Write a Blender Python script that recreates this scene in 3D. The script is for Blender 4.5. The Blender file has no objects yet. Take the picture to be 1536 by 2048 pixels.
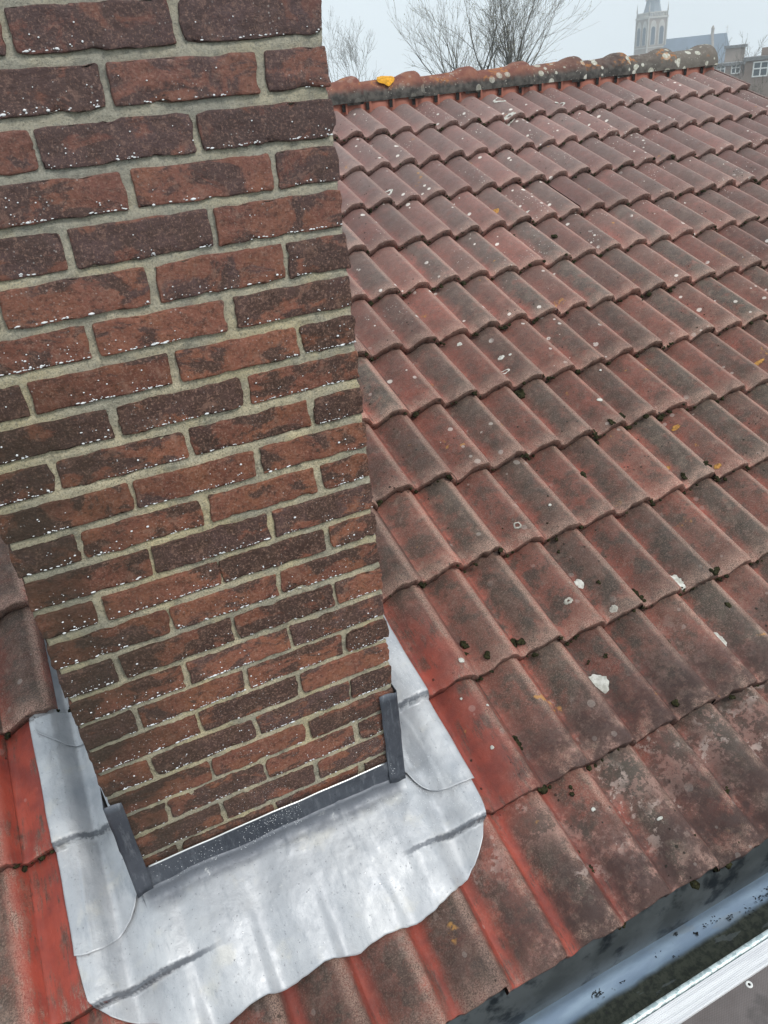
import bpy, bmesh, math, random
import numpy as np
from mathutils import Matrix, Vector
random.seed(7); rng = np.random.default_rng(11)
scene = bpy.context.scene
R = math.radians

# ------------------------------------------------------------------ camera
CAM = Vector((-0.4929, -1.2202, -0.0744))
cam_d = bpy.data.cameras.new("camera"); cam = bpy.data.objects.new("camera", cam_d)
scene.collection.objects.link(cam); scene.camera = cam
rx = Vector((0.8988161, -0.4298999, -0.0855320)); ry = -Vector((-0.2798934, -0.4127358, -0.8667807)); rz = -Vector((0.3373268, 0.8030163, -0.4912997))
cam.matrix_world = Matrix(((rx.x, ry.x, rz.x, CAM.x), (rx.y, ry.y, rz.y, CAM.y), (rx.z, ry.z, rz.z, CAM.z), (0, 0, 0, 1)))
cam_d.sensor_fit = 'VERTICAL'; cam_d.sensor_height = 36.0; cam_d.lens = 26.376
cam_d.clip_start = 0.02; cam_d.clip_end = 3000
scene.render.resolution_x = 768; scene.render.resolution_y = 1024

# ------------------------------------------------------------------ sky, sun, exposure
SUN_EL, SUN_AZ = R(50), R(152)          # azimuth clockwise from +Y
world = bpy.data.worlds.new("World"); scene.world = world; world.use_nodes = True
wt = world.node_tree; bg = wt.nodes["Background"]
sky = wt.nodes.new("ShaderNodeTexSky"); sky.sky_type = 'NISHITA'; sky.sun_disc = False
sky.sun_elevation = SUN_EL; sky.sun_rotation = SUN_AZ; sky.air_density = 1.0; sky.dust_density = 4.0
mx = wt.nodes.new("ShaderNodeMix"); mx.data_type = 'RGBA'; mx.inputs[0].default_value = 0.9
mx.inputs[7].default_value = (7.9, 8.75, 9.25, 1)           # even overcast cloud layer
wt.links.new(sky.outputs[0], mx.inputs[6]); wt.links.new(mx.outputs[2], bg.inputs[0]); bg.inputs[1].default_value = 0.1
sun_d = bpy.data.lights.new("sun", 'SUN'); sun_d.energy = 1.5; sun_d.angle = R(14); sun_d.color = (1, .96, .9)
sun = bpy.data.objects.new("sun", sun_d); scene.collection.objects.link(sun)
sdir = Vector((math.sin(SUN_AZ) * math.cos(SUN_EL), math.cos(SUN_AZ) * math.cos(SUN_EL), math.sin(SUN_EL)))
sun.rotation_euler = sdir.to_track_quat('Z', 'Y').to_euler()
vs = scene.view_settings; vs.view_transform = 'Standard'; vs.look = 'None'; vs.gamma = 1; vs.exposure = 0.42

# ------------------------------------------------------------------ helpers
def vnoise(x, y, z=0.0, seed=0):
    x, y, z = np.broadcast_arrays(np.asarray(x, float), np.asarray(y, float), np.asarray(z, float))
    xi, yi, zi = np.floor(x).astype(np.int64), np.floor(y).astype(np.int64), np.floor(z).astype(np.int64)
    fx, fy, fz = x - xi, y - yi, z - zi
    fx, fy, fz = [t * t * (3 - 2 * t) for t in (fx, fy, fz)]
    def h(a, b, c):
        n = (a * 374761393 + b * 668265263 + c * 2147483647 + seed * 974634777) & 0xffffffff
        n = ((n ^ (n >> 13)) * 1274126177) & 0xffffffff
        n = ((n ^ (n >> 16)) * 2246822519) & 0xffffffff
        return ((n ^ (n >> 15)) & 0xffff) / 32767.5 - 1
    r = 0
    for a in (0, 1):
        for b in (0, 1):
            for c in (0, 1):
                r = r + h(xi + a, yi + b, zi + c) * (fx if a else 1 - fx) * (fy if b else 1 - fy) * (fz if c else 1 - fz)
    return r
def fbm(x, y, z=0.0, seed=0, o=3):
    r = 0; a = 1.0
    for i in range(o):
        r = r + a * vnoise(x * 2 ** i, y * 2 ** i, np.asarray(z) * 2 ** i, seed + i); a *= .5
    return r
def sm(a, b, x):
    t = np.clip((np.asarray(x, float) - a) / (b - a), 0, 1); return t * t * (3 - 2 * t)

class G:
    """collects vertices and faces for one mesh object"""
    def __init__(s): s.v = []; s.f = []; s.m = []; s.uv = []; s.c = []; s.n = 0
    def add(s, verts, faces, mat=0, uv=None, col=None):
        verts = np.asarray(verts, float).reshape(-1, 3); k = len(verts)
        s.v.append(verts); o = s.n
        s.f += [tuple(i + o for i in f) for f in faces]; s.m += [mat] * len(faces)
        s.uv.append(np.zeros((k, 2)) if uv is None else np.asarray(uv, float).reshape(-1, 2))
        c = np.zeros((k, 4)); c[:, 3] = 1
        if col is not None: c[:, :] = col
        s.c.append(c); s.n += k
    def grid(s, P, mat=0, uv=None, col=None, flip=False):
        P = np.asarray(P, float); a, b = P.shape[:2]
        F = []
        for i in range(a - 1):
            for j in range(b - 1):
                q = (i * b + j, i * b + j + 1, (i + 1) * b + j + 1, (i + 1) * b + j)
                F.append(q[::-1] if flip else q)
        s.add(P.reshape(-1, 3), F, mat, None if uv is None else np.asarray(uv).reshape(-1, 2),
              None if col is None else np.asarray(col).reshape(-1, 4) if np.asarray(col).size > 4 else col)
    def box(s, x0, x1, y0, y1, z0, z1, mat=0):
        v = [(x, y, z) for x in (x0, x1) for y in (y0, y1) for z in (z0, z1)]
        s.add(v, [(0, 1, 3, 2), (4, 6, 7, 5), (0, 4, 5, 1), (2, 3, 7, 6), (0, 2, 6, 4), (1, 5, 7, 3)], mat)
    def tube(s, pts, rad, sides=4, mat=0):
        pts = [np.asarray(p, float) for p in pts]; V = []
        for i, p in enumerate(pts):
            d = pts[min(i + 1, len(pts) - 1)] - pts[max(i - 1, 0)]; d = d / (np.linalg.norm(d) + 1e-9)
            a = np.cross(d, (0.3, 0.9, 0.1)); a /= np.linalg.norm(a) + 1e-9; b = np.cross(d, a)
            for k in range(sides):
                t = 2 * math.pi * k / sides; V.append(p + rad[i] * (math.cos(t) * a + math.sin(t) * b))
        F = [(i * sides + k, i * sides + (k + 1) % sides, (i + 1) * sides + (k + 1) % sides, (i + 1) * sides + k)
             for i in range(len(pts) - 1) for k in range(sides)]
        F.append(tuple(range(sides))[::-1]); F.append(tuple((len(pts) - 1) * sides + k for k in range(sides)))
        s.add(V, F, mat)
    def obj(s, name, mats, parent=None, merge=0, smooth=True, label=None):
        me = bpy.data.meshes.new(name); V = np.concatenate(s.v)
        if parent is not None: V = V - np.array(parent.location)
        me.from_pydata(V.tolist(), [], s.f)
        for m in (mats if isinstance(mats, (list, tuple)) else [mats]): me.materials.append(m)
        me.polygons.foreach_set("material_index", s.m)
        UV = np.concatenate(s.uv); li = np.zeros(len(me.loops), np.int32); me.loops.foreach_get("vertex_index", li)
        if np.any(UV):
            l = me.uv_layers.new(name="uv"); l.data.foreach_set("uv", UV[li].ravel())
        C = np.concatenate(s.c)
        if np.any(C[:, :3]):
            a = me.color_attributes.new("rnd", 'FLOAT_COLOR', 'CORNER'); a.data.foreach_set("color", C[li].ravel())
        if merge:
            bm = bmesh.new(); bm.from_mesh(me); bmesh.ops.remove_doubles(bm, verts=bm.verts, dist=merge)
            bmesh.ops.recalc_face_normals(bm, faces=bm.faces); bm.to_mesh(me); bm.free()
        me.polygons.foreach_set("use_smooth", [smooth] * len(me.polygons)); me.update()
        o = bpy.data.objects.new(name, me); scene.collection.objects.link(o)
        if parent is not None: o.parent = parent
        if label: o["label"] = label
        return o
def solidify(o, t, off=-1):
    m = o.modifiers.new("thick", 'SOLIDIFY'); m.thickness = t; m.offset = off; return o
def thing(name, label, cat, loc=(0, 0, 0), group=None):
    o = bpy.data.objects.new(name, None); scene.collection.objects.link(o); o.location = loc; o.empty_display_size = .1
    o["label"] = label; o["category"] = cat
    if group: o["group"] = group
    return o
def kind(o, k, label=None):
    o["kind"] = k
    if label: o["label"] = label
    return o

class M:
    """small node-graph builder"""
    def __init__(s, name, rough=.8, metal=0.0, spec=.5):
        s.m = bpy.data.materials.new(name); s.m.use_nodes = True; s.t = s.m.node_tree
        s.b = s.t.nodes["Principled BSDF"]; s.b.inputs["Roughness"].default_value = rough
        s.b.inputs["Metallic"].default_value = metal; s.b.inputs["Specular IOR Level"].default_value = spec
        s._pos = None
    def put(s, sock, v):
        if isinstance(v, bpy.types.NodeSocket): s.t.links.new(v, sock)
        elif isinstance(v, (tuple, list)): sock.default_value = (*v, 1)[:4] if sock.type == 'RGBA' else v
        else: sock.default_value = v
    def pos(s):
        if not s._pos: s._pos = s.t.nodes.new("ShaderNodeNewGeometry").outputs["Position"]
        return s._pos
    def map(s, v=None, scale=(1, 1, 1), rot=(0, 0, 0), add=None):
        n = s.t.nodes.new("ShaderNodeMapping"); s.put(n.inputs[0], v or s.pos()); n.inputs["Scale"].default_value = scale
        n.inputs["Rotation"].default_value = rot
        if add is not None: s.put(n.inputs["Location"], add)
        return n.outputs[0]
    def noise(s, scale, detail=4, rough=.55, v=None, dist=0, color=False):
        n = s.t.nodes.new("ShaderNodeTexNoise"); s.put(n.inputs["Vector"], v or s.pos())
        n.inputs["Scale"].default_value = scale; n.inputs["Detail"].default_value = detail
        n.inputs["Roughness"].default_value = rough; n.inputs["Distortion"].default_value = dist
        return n.outputs[1 if color else 0]
    def vor(s, scale, v=None, feat='F1', rnd=1.0):
        n = s.t.nodes.new("ShaderNodeTexVoronoi"); n.feature = feat; s.put(n.inputs["Vector"], v or s.pos())
        n.inputs["Scale"].default_value = scale; n.inputs["Randomness"].default_value = rnd
        return n.outputs["Distance"], (n.outputs["Color"] if feat == 'F1' else None)
    def ma(s, op, a, b=0.0, c=0.0):
        n = s.t.nodes.new("ShaderNodeMath"); n.operation = op
        s.put(n.inputs[0], a); s.put(n.inputs[1], b); s.put(n.inputs[2], c); return n.outputs[0]
    def ss(s, x, a, b, lo=0.0, hi=1.0):
        n = s.t.nodes.new("ShaderNodeMapRange"); n.interpolation_type = 'SMOOTHSTEP'
        s.put(n.inputs[0], x); n.inputs[1].default_value = a; n.inputs[2].default_value = b
        n.inputs[3].default_value = lo; n.inputs[4].default_value = hi; return n.outputs[0]
    def mix(s, f, a, b, mode='MIX'):
        n = s.t.nodes.new("ShaderNodeMix"); n.data_type = 'RGBA'; n.blend_type = mode
        s.put(n.inputs[0], f); s.put(n.inputs[6], a); s.put(n.inputs[7], b); return n.outputs[2]
    def sep(s, v):
        n = s.t.nodes.new("ShaderNodeSeparateXYZ"); s.put(n.inputs[0], v); return n.outputs
    def attr(s, name="rnd"):
        n = s.t.nodes.new("ShaderNodeAttribute"); n.attribute_name = name
        k = s.t.nodes.new("ShaderNodeSeparateColor"); s.t.links.new(n.outputs["Color"], k.inputs[0])
        return k.outputs[0], k.outputs[1], k.outputs[2], n.outputs["Vector"]
    def uvn(s):
        n = s.t.nodes.new("ShaderNodeUVMap"); n.uv_map = "uv"; return n.outputs[0]
    def bump(s, h, dist, strength=1.0, prev=None):
        n = s.t.nodes.new("ShaderNodeBump"); s.put(n.inputs["Height"], h); n.inputs["Distance"].default_value = dist
        n.inputs["Strength"].default_value = strength
        if prev is not None: s.t.links.new(prev, n.inputs["Normal"])
        return n.outputs[0]
    def out(s, col=None, rough=None, normal=None):
        if col is not None: s.put(s.b.inputs["Base Color"], col)
        if rough is not None: s.put(s.b.inputs["Roughness"], rough)
        if normal is not None: s.t.links.new(normal, s.b.inputs["Normal"])
        return s.m
def simple(name, col, rough=.8, metal=0, var=.25, scale=8, bump=0, bscale=60, spec=.5):
    m = M(name, rough, metal, spec); n = m.noise(scale, 5)
    c = m.mix(m.ss(n, .3, .7), tuple(x * (1 - var) for x in col), tuple(min(1, x * (1 + var)) for x in col))
    nr = m.bump(m.noise(bscale, 4), bump) if bump else None
    return m.out(c, None, nr)

# ------------------------------------------------------------------ roof frame: x along the eaves, s up the slope, h off it
TH = 0.41184923; P0 = np.array([0.3127, -0.4613, -1.7849]); W = 0.15195; GA = 0.3437
UP = np.array([0, math.cos(TH), math.sin(TH)]); NO = np.array([0, -math.sin(TH), math.cos(TH)])
def rp(x, s, h): 
    x, s, h = np.broadcast_arrays(x, s, h)
    return P0 + np.stack([x, 0 * x, 0 * x], -1) + s[..., None] * UP + h[..., None] * NO
AMP, LIFT = .040, .036
def prof(u):                                # one wave, crest ends at whole numbers, steep drop to its right
    f = np.asarray(u, float) % 1.0
    drop = 1 - sm(-.02, .17, f); t = np.clip((f - .24) / .62, 0, 1); rise = np.sin(t * math.pi / 2) ** 1.35
    t = np.clip((f - .22) / .56, 0, 1); rise = np.sin(t * math.pi / 2) ** 1.3
    k = .86                                       # height left where the roll breaks into its steep side
    body = rise * (1 - (1 - k) * np.clip((f - .78) / .22, 0, 1) ** 2)
    return AMP * (np.maximum(drop, 0) * k * (f < .5) + body) - AMP
def tile_h(x, s):
    k = np.floor(np.asarray(s) / GA); fr = s / GA - k
    return prof(x / W) - LIFT * fr

# ------------------------------------------------------------------ materials
def tile_material(edge=False):
    m = M("tile_edge" if edge else "tile_concrete", .82, spec=.3)
    a, b, c, _ = m.attr(); u, v, _z = m.sep(m.uvn())[:3]
    at2 = m.attr("msk"); clean, eave, _c2, _ = at2
    P = m.pos(); px, py, pz = m.sep(P)[:3]
    wob = m.ma('ADD', m.ma('MULTIPLY', m.ma('SUBTRACT', m.noise(9, 4, .6), .5), .35), m.ma('MULTIPLY', m.ma('SUBTRACT', m.noise(60, 5, .8), .5), .30))
    uu = m.ma('ADD', u, wob)
    big = m.noise(5, 5, .6); mid = m.noise(22, 6, .65, dist=.4); fine = m.noise(260, 3, .7); grain = m.noise(900, 2, .7)
    brown = m.mix(m.ss(b, 0, 1), (.105, .046, .036), (.205, .084, .064))
    redc = m.mix(m.ss(mid, .35, .65), (.27, .068, .045), (.41, .105, .074))
    grey = m.mix(m.ss(mid, .35, .7), (.045, .041, .034), (.105, .094, .076))
    col = m.mix(m.ss(big, .35, .65), brown, m.mix(.5, brown, redc))
    # weathered grey crust on the second roll, thinner on the first
    g2 = m.ma('MULTIPLY', m.ss(uu, 1.22, 1.45), m.ss(uu, 2.02, 1.9))
    g1 = m.ma('MULTIPLY', m.ma('MULTIPLY', m.ss(uu, .25, .5), m.ss(uu, 1.0, .85)), m.ma('MULTIPLY_ADD', a, .55, .08))
    gm = m.ma('MULTIPLY', m.ma('ADD', g2, g1), m.ss(m.noise(16, 6, .7), .30, .52, .35, .95))
    gm = m.ma('MULTIPLY', gm, m.ma('MULTIPLY_ADD', c, .45, .62))
    # red water channel between the rolls
    ch = m.ma('MULTIPLY', m.ss(uu, .93, 1.02), m.ss(uu, 1.30, 1.12))
    ch0 = m.ma('MULTIPLY', m.ma('MULTIPLY', m.ss(u, .0, .05), m.ss(uu, .24, .10)), .55)
    ch = m.ma('MULTIPLY', m.ma('ADD', ch, ch0), m.ss(m.noise(12, 4), .25, .6, .25, 1))
    col = m.mix(m.ma('MULTIPLY', ch, .92), col, redc)
    col = m.mix(m.ma('MINIMUM', gm, 1.0), col, grey)
    # fine mottling and sand grain
    col = m.mix(m.ss(m.noise(55, 6, .75), .52, .68, 0, .65), col, (.045, .036, .030))
    col = m.mix(m.ma('MULTIPLY', m.ss(m.noise(13, 6, .7, v=m.map(add=(1, 7, 7))), .46, .60), m.ss(py, 1.6, .2, .25, .85)), col, (.050, .044, .036))
    col = m.mix(m.ss(fine, .48, .66, 0, .55), col, (.25, .18, .15))
    col = m.mix(m.ss(m.noise(330, 3, .7, v=m.map(add=(3, 3, 3))), .50, .66, 0, .55), col, (.035, .025, .022))
    col = m.mix(m.ss(m.noise(34, 5, .7, v=m.map(add=(7, 1, 3))), .54, .70, 0, .35), col, (.26, .19, .155))
    fe = m.ma('MULTIPLY', m.ss(v, .22, .0), m.ss(m.noise(30, 4), .3, .6, .35, 1))
    cr = m.ma('MULTIPLY', m.ma('ADD', m.ma('MULTIPLY', m.ss(u, .80, .93), m.ss(u, 1.08, 1.0)), m.ma('MULTIPLY', m.ss(u, 1.80, 1.93), m.ss(u, 2.10, 2.0))), .9)
    col = m.mix(m.ma('MULTIPLY', m.ma('MAXIMUM', fe, cr), m.ss(m.noise(330, 3, .85), .44, .56, .05, .85)), col, (.44, .30, .245))
    ln = m.ma('ADD', m.ma('MULTIPLY', m.ss(u, .115, .135), m.ss(u, .175, .155)), m.ma('MULTIPLY', m.ma('MULTIPLY', m.ss(u, 1.13, 1.155), m.ss(u, 1.20, 1.175)), .6))
    col = m.mix(m.ma('MULTIPLY', ln, m.ss(m.noise(26, 5, .7), .35, .6, .2, .85)), col, (.040, .030, .025))
    # eaves courses: pale bloom broken by dark lichen islands
    ev = m.ma('MULTIPLY', eave, m.ss(m.noise(7, 3), .38, .6))
    isl = m.ss(m.ma('ADD', m.noise(75, 7, .75), m.ma('MULTIPLY', m.ma('SUBTRACT', m.noise(14, 3), .5), .7)), .44, .52)
    sp = m.noise(7.5, 3)
    col = m.mix(m.ma('MULTIPLY', ev, .6), col, m.mix(isl, (.30, .19, .165), m.mix(m.ss(sp, .4, .6), (.105, .052, .045), (.065, .058, .050))))
    bt = m.ma('MULTIPLY', m.ma('MULTIPLY', eave, m.ss(v, .95, .2)), m.ss(m.noise(16, 6, .7, v=m.map(add=(3, 9, 1))), .34, .54))
    col = m.mix(m.ma('MULTIPLY', bt, .88), col, (.045, .026, .024))
    pw = m.ma('MULTIPLY', m.ma('MULTIPLY', eave, m.ss(v, .15, .5)), m.ma('MULTIPLY', m.ss(m.noise(26, 7, .72, v=m.map(add=(2, 1, 6))), .53, .58), m.ss(m.noise(6, 2, v=m.map(add=(6, 1, 6))), .5, .6)))
    col = m.mix(m.ma('MULTIPLY', pw, .7), col, (.40, .33, .30))
    # rain-washed clean red
    cl = m.ma('MULTIPLY', clean, m.ss(m.ma('ADD', m.noise(11, 5, .6), m.ma('MULTIPLY', m.ma('SUBTRACT', m.noise(90, 5, .8, v=m.map(scale=(1, .12, .12))), .5), 1.0)), .32, .52, .12, 1))
    col = m.mix(cl, col, m.mix(m.ss(m.noise(18, 5), .35, .7), (.34, .068, .046), (.22, .048, .038)))
    # higher courses mixed towards a pale mauve
    col = m.mix(m.ss(py, .9, 3.2, 0, .48), col, (.30, .225, .222))
    # white lichen dots, commoner towards the ridge
    d, dc = m.vor(26); dr = m.sep(dc)[0]
    dots = m.ma('MULTIPLY', m.ss(m.ma('SUBTRACT', d, m.ma('ADD', m.ma('MULTIPLY', m.ma('POWER', dr, 3.0), .30), m.ma('MULTIPLY', m.ma('SUBTRACT', m.noise(120, 3), .5), .14))), .03, .0), m.ss(m.noise(3.2, 3), .49, .56))
    dots = m.ma('MULTIPLY', dots, m.ss(py, .4, 2.0, .12, 1))
    d3, dc3 = m.vor(70); dr3 = m.sep(dc3)[1]
    dots3 = m.ma('MULTIPLY', m.ss(m.ma('SUBTRACT', d3, m.ma('MULTIPLY', dr3, .20)), .04, .0), m.ss(m.noise(4.5, 3, v=m.map(add=(5, 2, 1))), .55, .60))
    col = m.mix(m.ma('MULTIPLY', m.ma('MAXIMUM', dots, m.ma('MULTIPLY', dots3, m.ss(py, 1, 2.6, 0, 1))), .9), col, (.72, .70, .66))
    # dark specks of moss and soot
    d2, dc2 = m.vor(38); dr2 = m.sep(dc2)[2]
    dk = m.ma('MULTIPLY', m.ss(m.ma('SUBTRACT', m.ma('ADD', d2, m.ma('MULTIPLY', m.noise(150, 2), .12)), m.ma('MULTIPLY', dr2, .15)), .10, .05), m.ss(m.noise(2.7, 3), .50, .60))
    col = m.mix(m.ma('MULTIPLY', dk, .9), col, (.018, .017, .012))
    # ochre lichen smears
    oc = m.ma('MULTIPLY', m.ss(m.noise(9, 3, v=m.map(add=(9, 4, 2))), .68, .72), m.ss(m.noise(45, 4), .5, .6))
    col = m.mix(m.ma('MULTIPLY', oc, .7), col, (.42, .22, .06))
    col = m.mix(1.0, col, m.mix(c, (.86, .83, .81), (1.22, 1.15, 1.11)), 'MULTIPLY')
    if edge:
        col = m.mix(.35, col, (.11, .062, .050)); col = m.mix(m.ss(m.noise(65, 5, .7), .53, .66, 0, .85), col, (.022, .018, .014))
    n1 = m.bump(m.noise(500, 3, .75), .0011, .9); n2 = m.bump(m.noise(60, 5, .65), .0022, .8, n1)
    n3 = m.bump(m.ma('MULTIPLY', dk, 1.0), .004, .8, n2)
    ro = m.ss(m.noise(30, 4), .3, .7, .55, .85)
    ro = m.ma('SUBTRACT', ro, m.ma('MULTIPLY', clean, .25))
    return m.out(col, ro, n3)
MAT_TILE, MAT_TEDGE = tile_material(), tile_material(True)

def brick_material():
    m = M("brick_clay", .88, spec=.25); a, b, c, vec = m.attr()
    off = m.map(m.pos(), (1, 1, 1), add=None)
    n = m.t.nodes.new("ShaderNodeVectorMath"); n.operation = 'MULTIPLY_ADD'; m.put(n.inputs[0], vec); n.inputs[1].default_value = (31, 17, 23); m.put(n.inputs[2], m.pos())
    v = n.outputs[0]
    red = m.mix(a, (.150, .058, .042), (.270, .105, .070)); red = m.mix(m.ss(m.noise(14, 5, .6, v=v), .35, .7), red, m.mix(.4, red, (.34, .14, .065)))
    dark = m.mix(b, (.042, .030, .027), (.092, .064, .066)); dark = m.mix(m.ss(m.noise(30, 5, v=v), .3, .7), dark, (.045, .036, .030))
    pn = m.noise(11, 6, .66, v=m.map(v, (1, 1, 1.6)), dist=.5)
    thr = m.ma('MULTIPLY_ADD', c, .17, -.075)
    f = m.ss(m.ma('ADD', pn, thr), .47, .54)
    col = m.mix(m.ma('MULTIPLY', f, .82), red, dark)
    col = m.mix(m.ss(m.noise(110, 6, .8, v=v), .47, .66, 0, .7), col, (.040, .023, .018))
    col = m.mix(m.ss(m.noise(230, 4, .8, v=m.map(v, add=(4, 4, 4))), .50, .66, 0, .6), col, (.40, .24, .18))
    col = m.mix(m.ss(m.noise(38, 6, .75, v=m.map(v, add=(9, 4, 1))), .55, .66, 0, .5), col, (.30, .17, .125))
    px, py, pz = m.sep(m.pos())[:3]
    # grime towards the left, lower and outer corner
    gr = m.ma('MULTIPLY', m.ss(px, -.33, -.62), m.ss(pz, -.2, -.6)); gr = m.ma('MULTIPLY', gr, m.ss(m.noise(11, 4), .3, .6, .3, 1))
    col = m.mix(m.ma('MULTIPLY', gr, .75), col, (.046, .034, .024))
    # upper courses bloomed with a thin cool film
    col = m.mix(m.ss(pz, -.55, .05, 0, .30), col, (.17, .125, .135))
    d, dc = m.vor(150, v=v); r = m.sep(dc)[0]
    wd = m.ma('MULTIPLY', m.ss(m.ma('SUBTRACT', d, m.ma('MULTIPLY', r, .2)), .05, 0), m.ss(m.noise(16, 3, v=v), .50, .62))
    col = m.mix(m.ma('MULTIPLY', wd, .35), col, (.62, .60, .58))
    n1 = m.bump(m.noise(420, 4, .75), .0012, 1); n2 = m.bump(m.noise(85, 6, .7, v=v), .0035, 1, n1); n3 = m.bump(m.noise(28, 3), .004, .6, n2)
    return m.out(col, m.ss(m.noise(50, 3), .3, .7, .7, .95), n3)
def mortar_material():
    m = M("mortar_sand", .95, spec=.2); px, py, pz = m.sep(m.pos())[:3]
    col = m.mix(m.ss(m.noise(10, 4), .38, .62), (.41, .375, .29), (.60, .52, .36))
    col = m.mix(m.ss(m.noise(6, 4, v=m.map(add=(3, 3, 3))), .48, .62, 0, .6), col, (.64, .54, .31))
    col = m.mix(m.ss(m.noise(23, 6, .7), .52, .68, 0, .6), col, (.115, .115, .09))
    col = m.mix(m.ss(m.noise(300, 4, .85), .49, .62, 0, .75), col, (.12, .12, .10)); col = m.mix(m.ss(m.noise(260, 3, .8, v=m.map(add=(6, 2, 2))), .56, .68, 0, .6), col, (.68, .65, .52))
    col = m.mix(m.ss(pz, -.6, -.1, 0, .5), col, (.36, .36, .33))
    gl = m.ma('MULTIPLY', m.ss(px, -.45, -.66), m.ss(pz, -.3, -.8)); col = m.mix(m.ma('MULTIPLY', gl, .55), col, (.16, .165, .13))
    n1 = m.bump(m.noise(500, 3, .8), .0016, 1); n2 = m.bump(m.noise(70, 5, .7), .004, 1, n1)
    return m.out(col, None, n2)
MAT_BRICK, MAT_MORTAR = brick_material(), mortar_material()

def lead_material(name, dark=False):
    m = M(name, .4, .42)
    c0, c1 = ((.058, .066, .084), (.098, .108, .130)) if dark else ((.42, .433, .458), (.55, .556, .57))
    col = m.mix(m.ss(m.noise(7, 5, .6), .35, .65), c0, c1)
    if not dark:
        col = m.mix(m.ss(m.noise(13, 4, v=m.map(add=(4, 1, 2))), .56, .72, 0, .4), col, (.60, .57, .50))
        col = m.mix(m.ss(m.noise(5, 3, v=m.map(add=(1, 6, 2))), .58, .7, 0, .55), col, (.31, .335, .375))
    sc = m.noise(60, 6, .75, v=m.map(scale=(1, .25, .25), rot=(0, 0, .2)))
    col = m.mix(m.ss(sc, .50, .68, 0, .4), col, (.28, .30, .33))
    d, _c = m.vor(95); drop = m.ss(d, .20, .12); rnd = m.sep(_c)[0]; drop = m.ma('MULTIPLY', drop, m.ss(rnd, .72, .76))
    if not dark:
        px, py, pz = m.sep(m.pos())[:3]
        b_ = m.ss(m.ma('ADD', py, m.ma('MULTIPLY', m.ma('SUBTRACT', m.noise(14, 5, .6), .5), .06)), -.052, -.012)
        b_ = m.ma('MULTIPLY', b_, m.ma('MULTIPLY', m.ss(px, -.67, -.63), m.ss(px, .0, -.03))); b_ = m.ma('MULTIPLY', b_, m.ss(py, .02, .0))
        col = m.mix(m.ma('MULTIPLY', b_, .9), col, (.105, .115, .138))  # dark reflection and shade of the brick stack painted in along the fold
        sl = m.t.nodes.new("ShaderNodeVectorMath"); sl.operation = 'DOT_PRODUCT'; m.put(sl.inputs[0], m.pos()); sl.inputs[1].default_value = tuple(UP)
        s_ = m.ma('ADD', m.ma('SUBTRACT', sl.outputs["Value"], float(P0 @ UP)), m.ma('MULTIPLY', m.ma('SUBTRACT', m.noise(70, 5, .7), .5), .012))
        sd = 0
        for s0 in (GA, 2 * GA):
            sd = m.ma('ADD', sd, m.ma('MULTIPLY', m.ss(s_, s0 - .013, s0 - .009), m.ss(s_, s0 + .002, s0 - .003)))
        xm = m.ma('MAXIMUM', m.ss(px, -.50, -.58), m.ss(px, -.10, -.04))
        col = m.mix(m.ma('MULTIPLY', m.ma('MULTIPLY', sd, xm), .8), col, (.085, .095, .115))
        wh = m.ss(m.noise(34, 7, .75, v=m.map(add=(8, 8, 1))), .60, .72, 0, .5); col = m.mix(wh, col, (.72, .72, .70))
        col = m.mix(m.ss(m.noise(170, 4, .8, v=m.map(add=(2, 8, 1))), .60, .70, 0, .5), col, (.16, .18, .21))
    ro = m.ss(m.noise(26, 6, .7), .3, .72, .46, .66); ro = m.ma('SUBTRACT', ro, m.ma('MULTIPLY', drop, .25))
    n1 = m.bump(m.noise(30, 6, .62), .0030, .6); n2 = m.bump(m.noise(240, 4, .7), .0003, .6, n1); n3 = m.bump(drop, .0009, 1, n2)
    return m.out(col, ro, n3)
MAT_LEAD = lead_material("lead_sheet"); MAT_LEAD2 = lead_material("lead_dark", True)  # second one is a darker lead tone for the corner strips
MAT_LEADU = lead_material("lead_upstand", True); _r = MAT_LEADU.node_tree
MAT_BEAD = simple("white_bead", (.80, .82, .84), .25, var=.05)
MAT_MOSS = simple("moss_cushion", (.028, .027, .012), .95, var=.6, scale=120, bump=.004, bscale=350, spec=.1)

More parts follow.
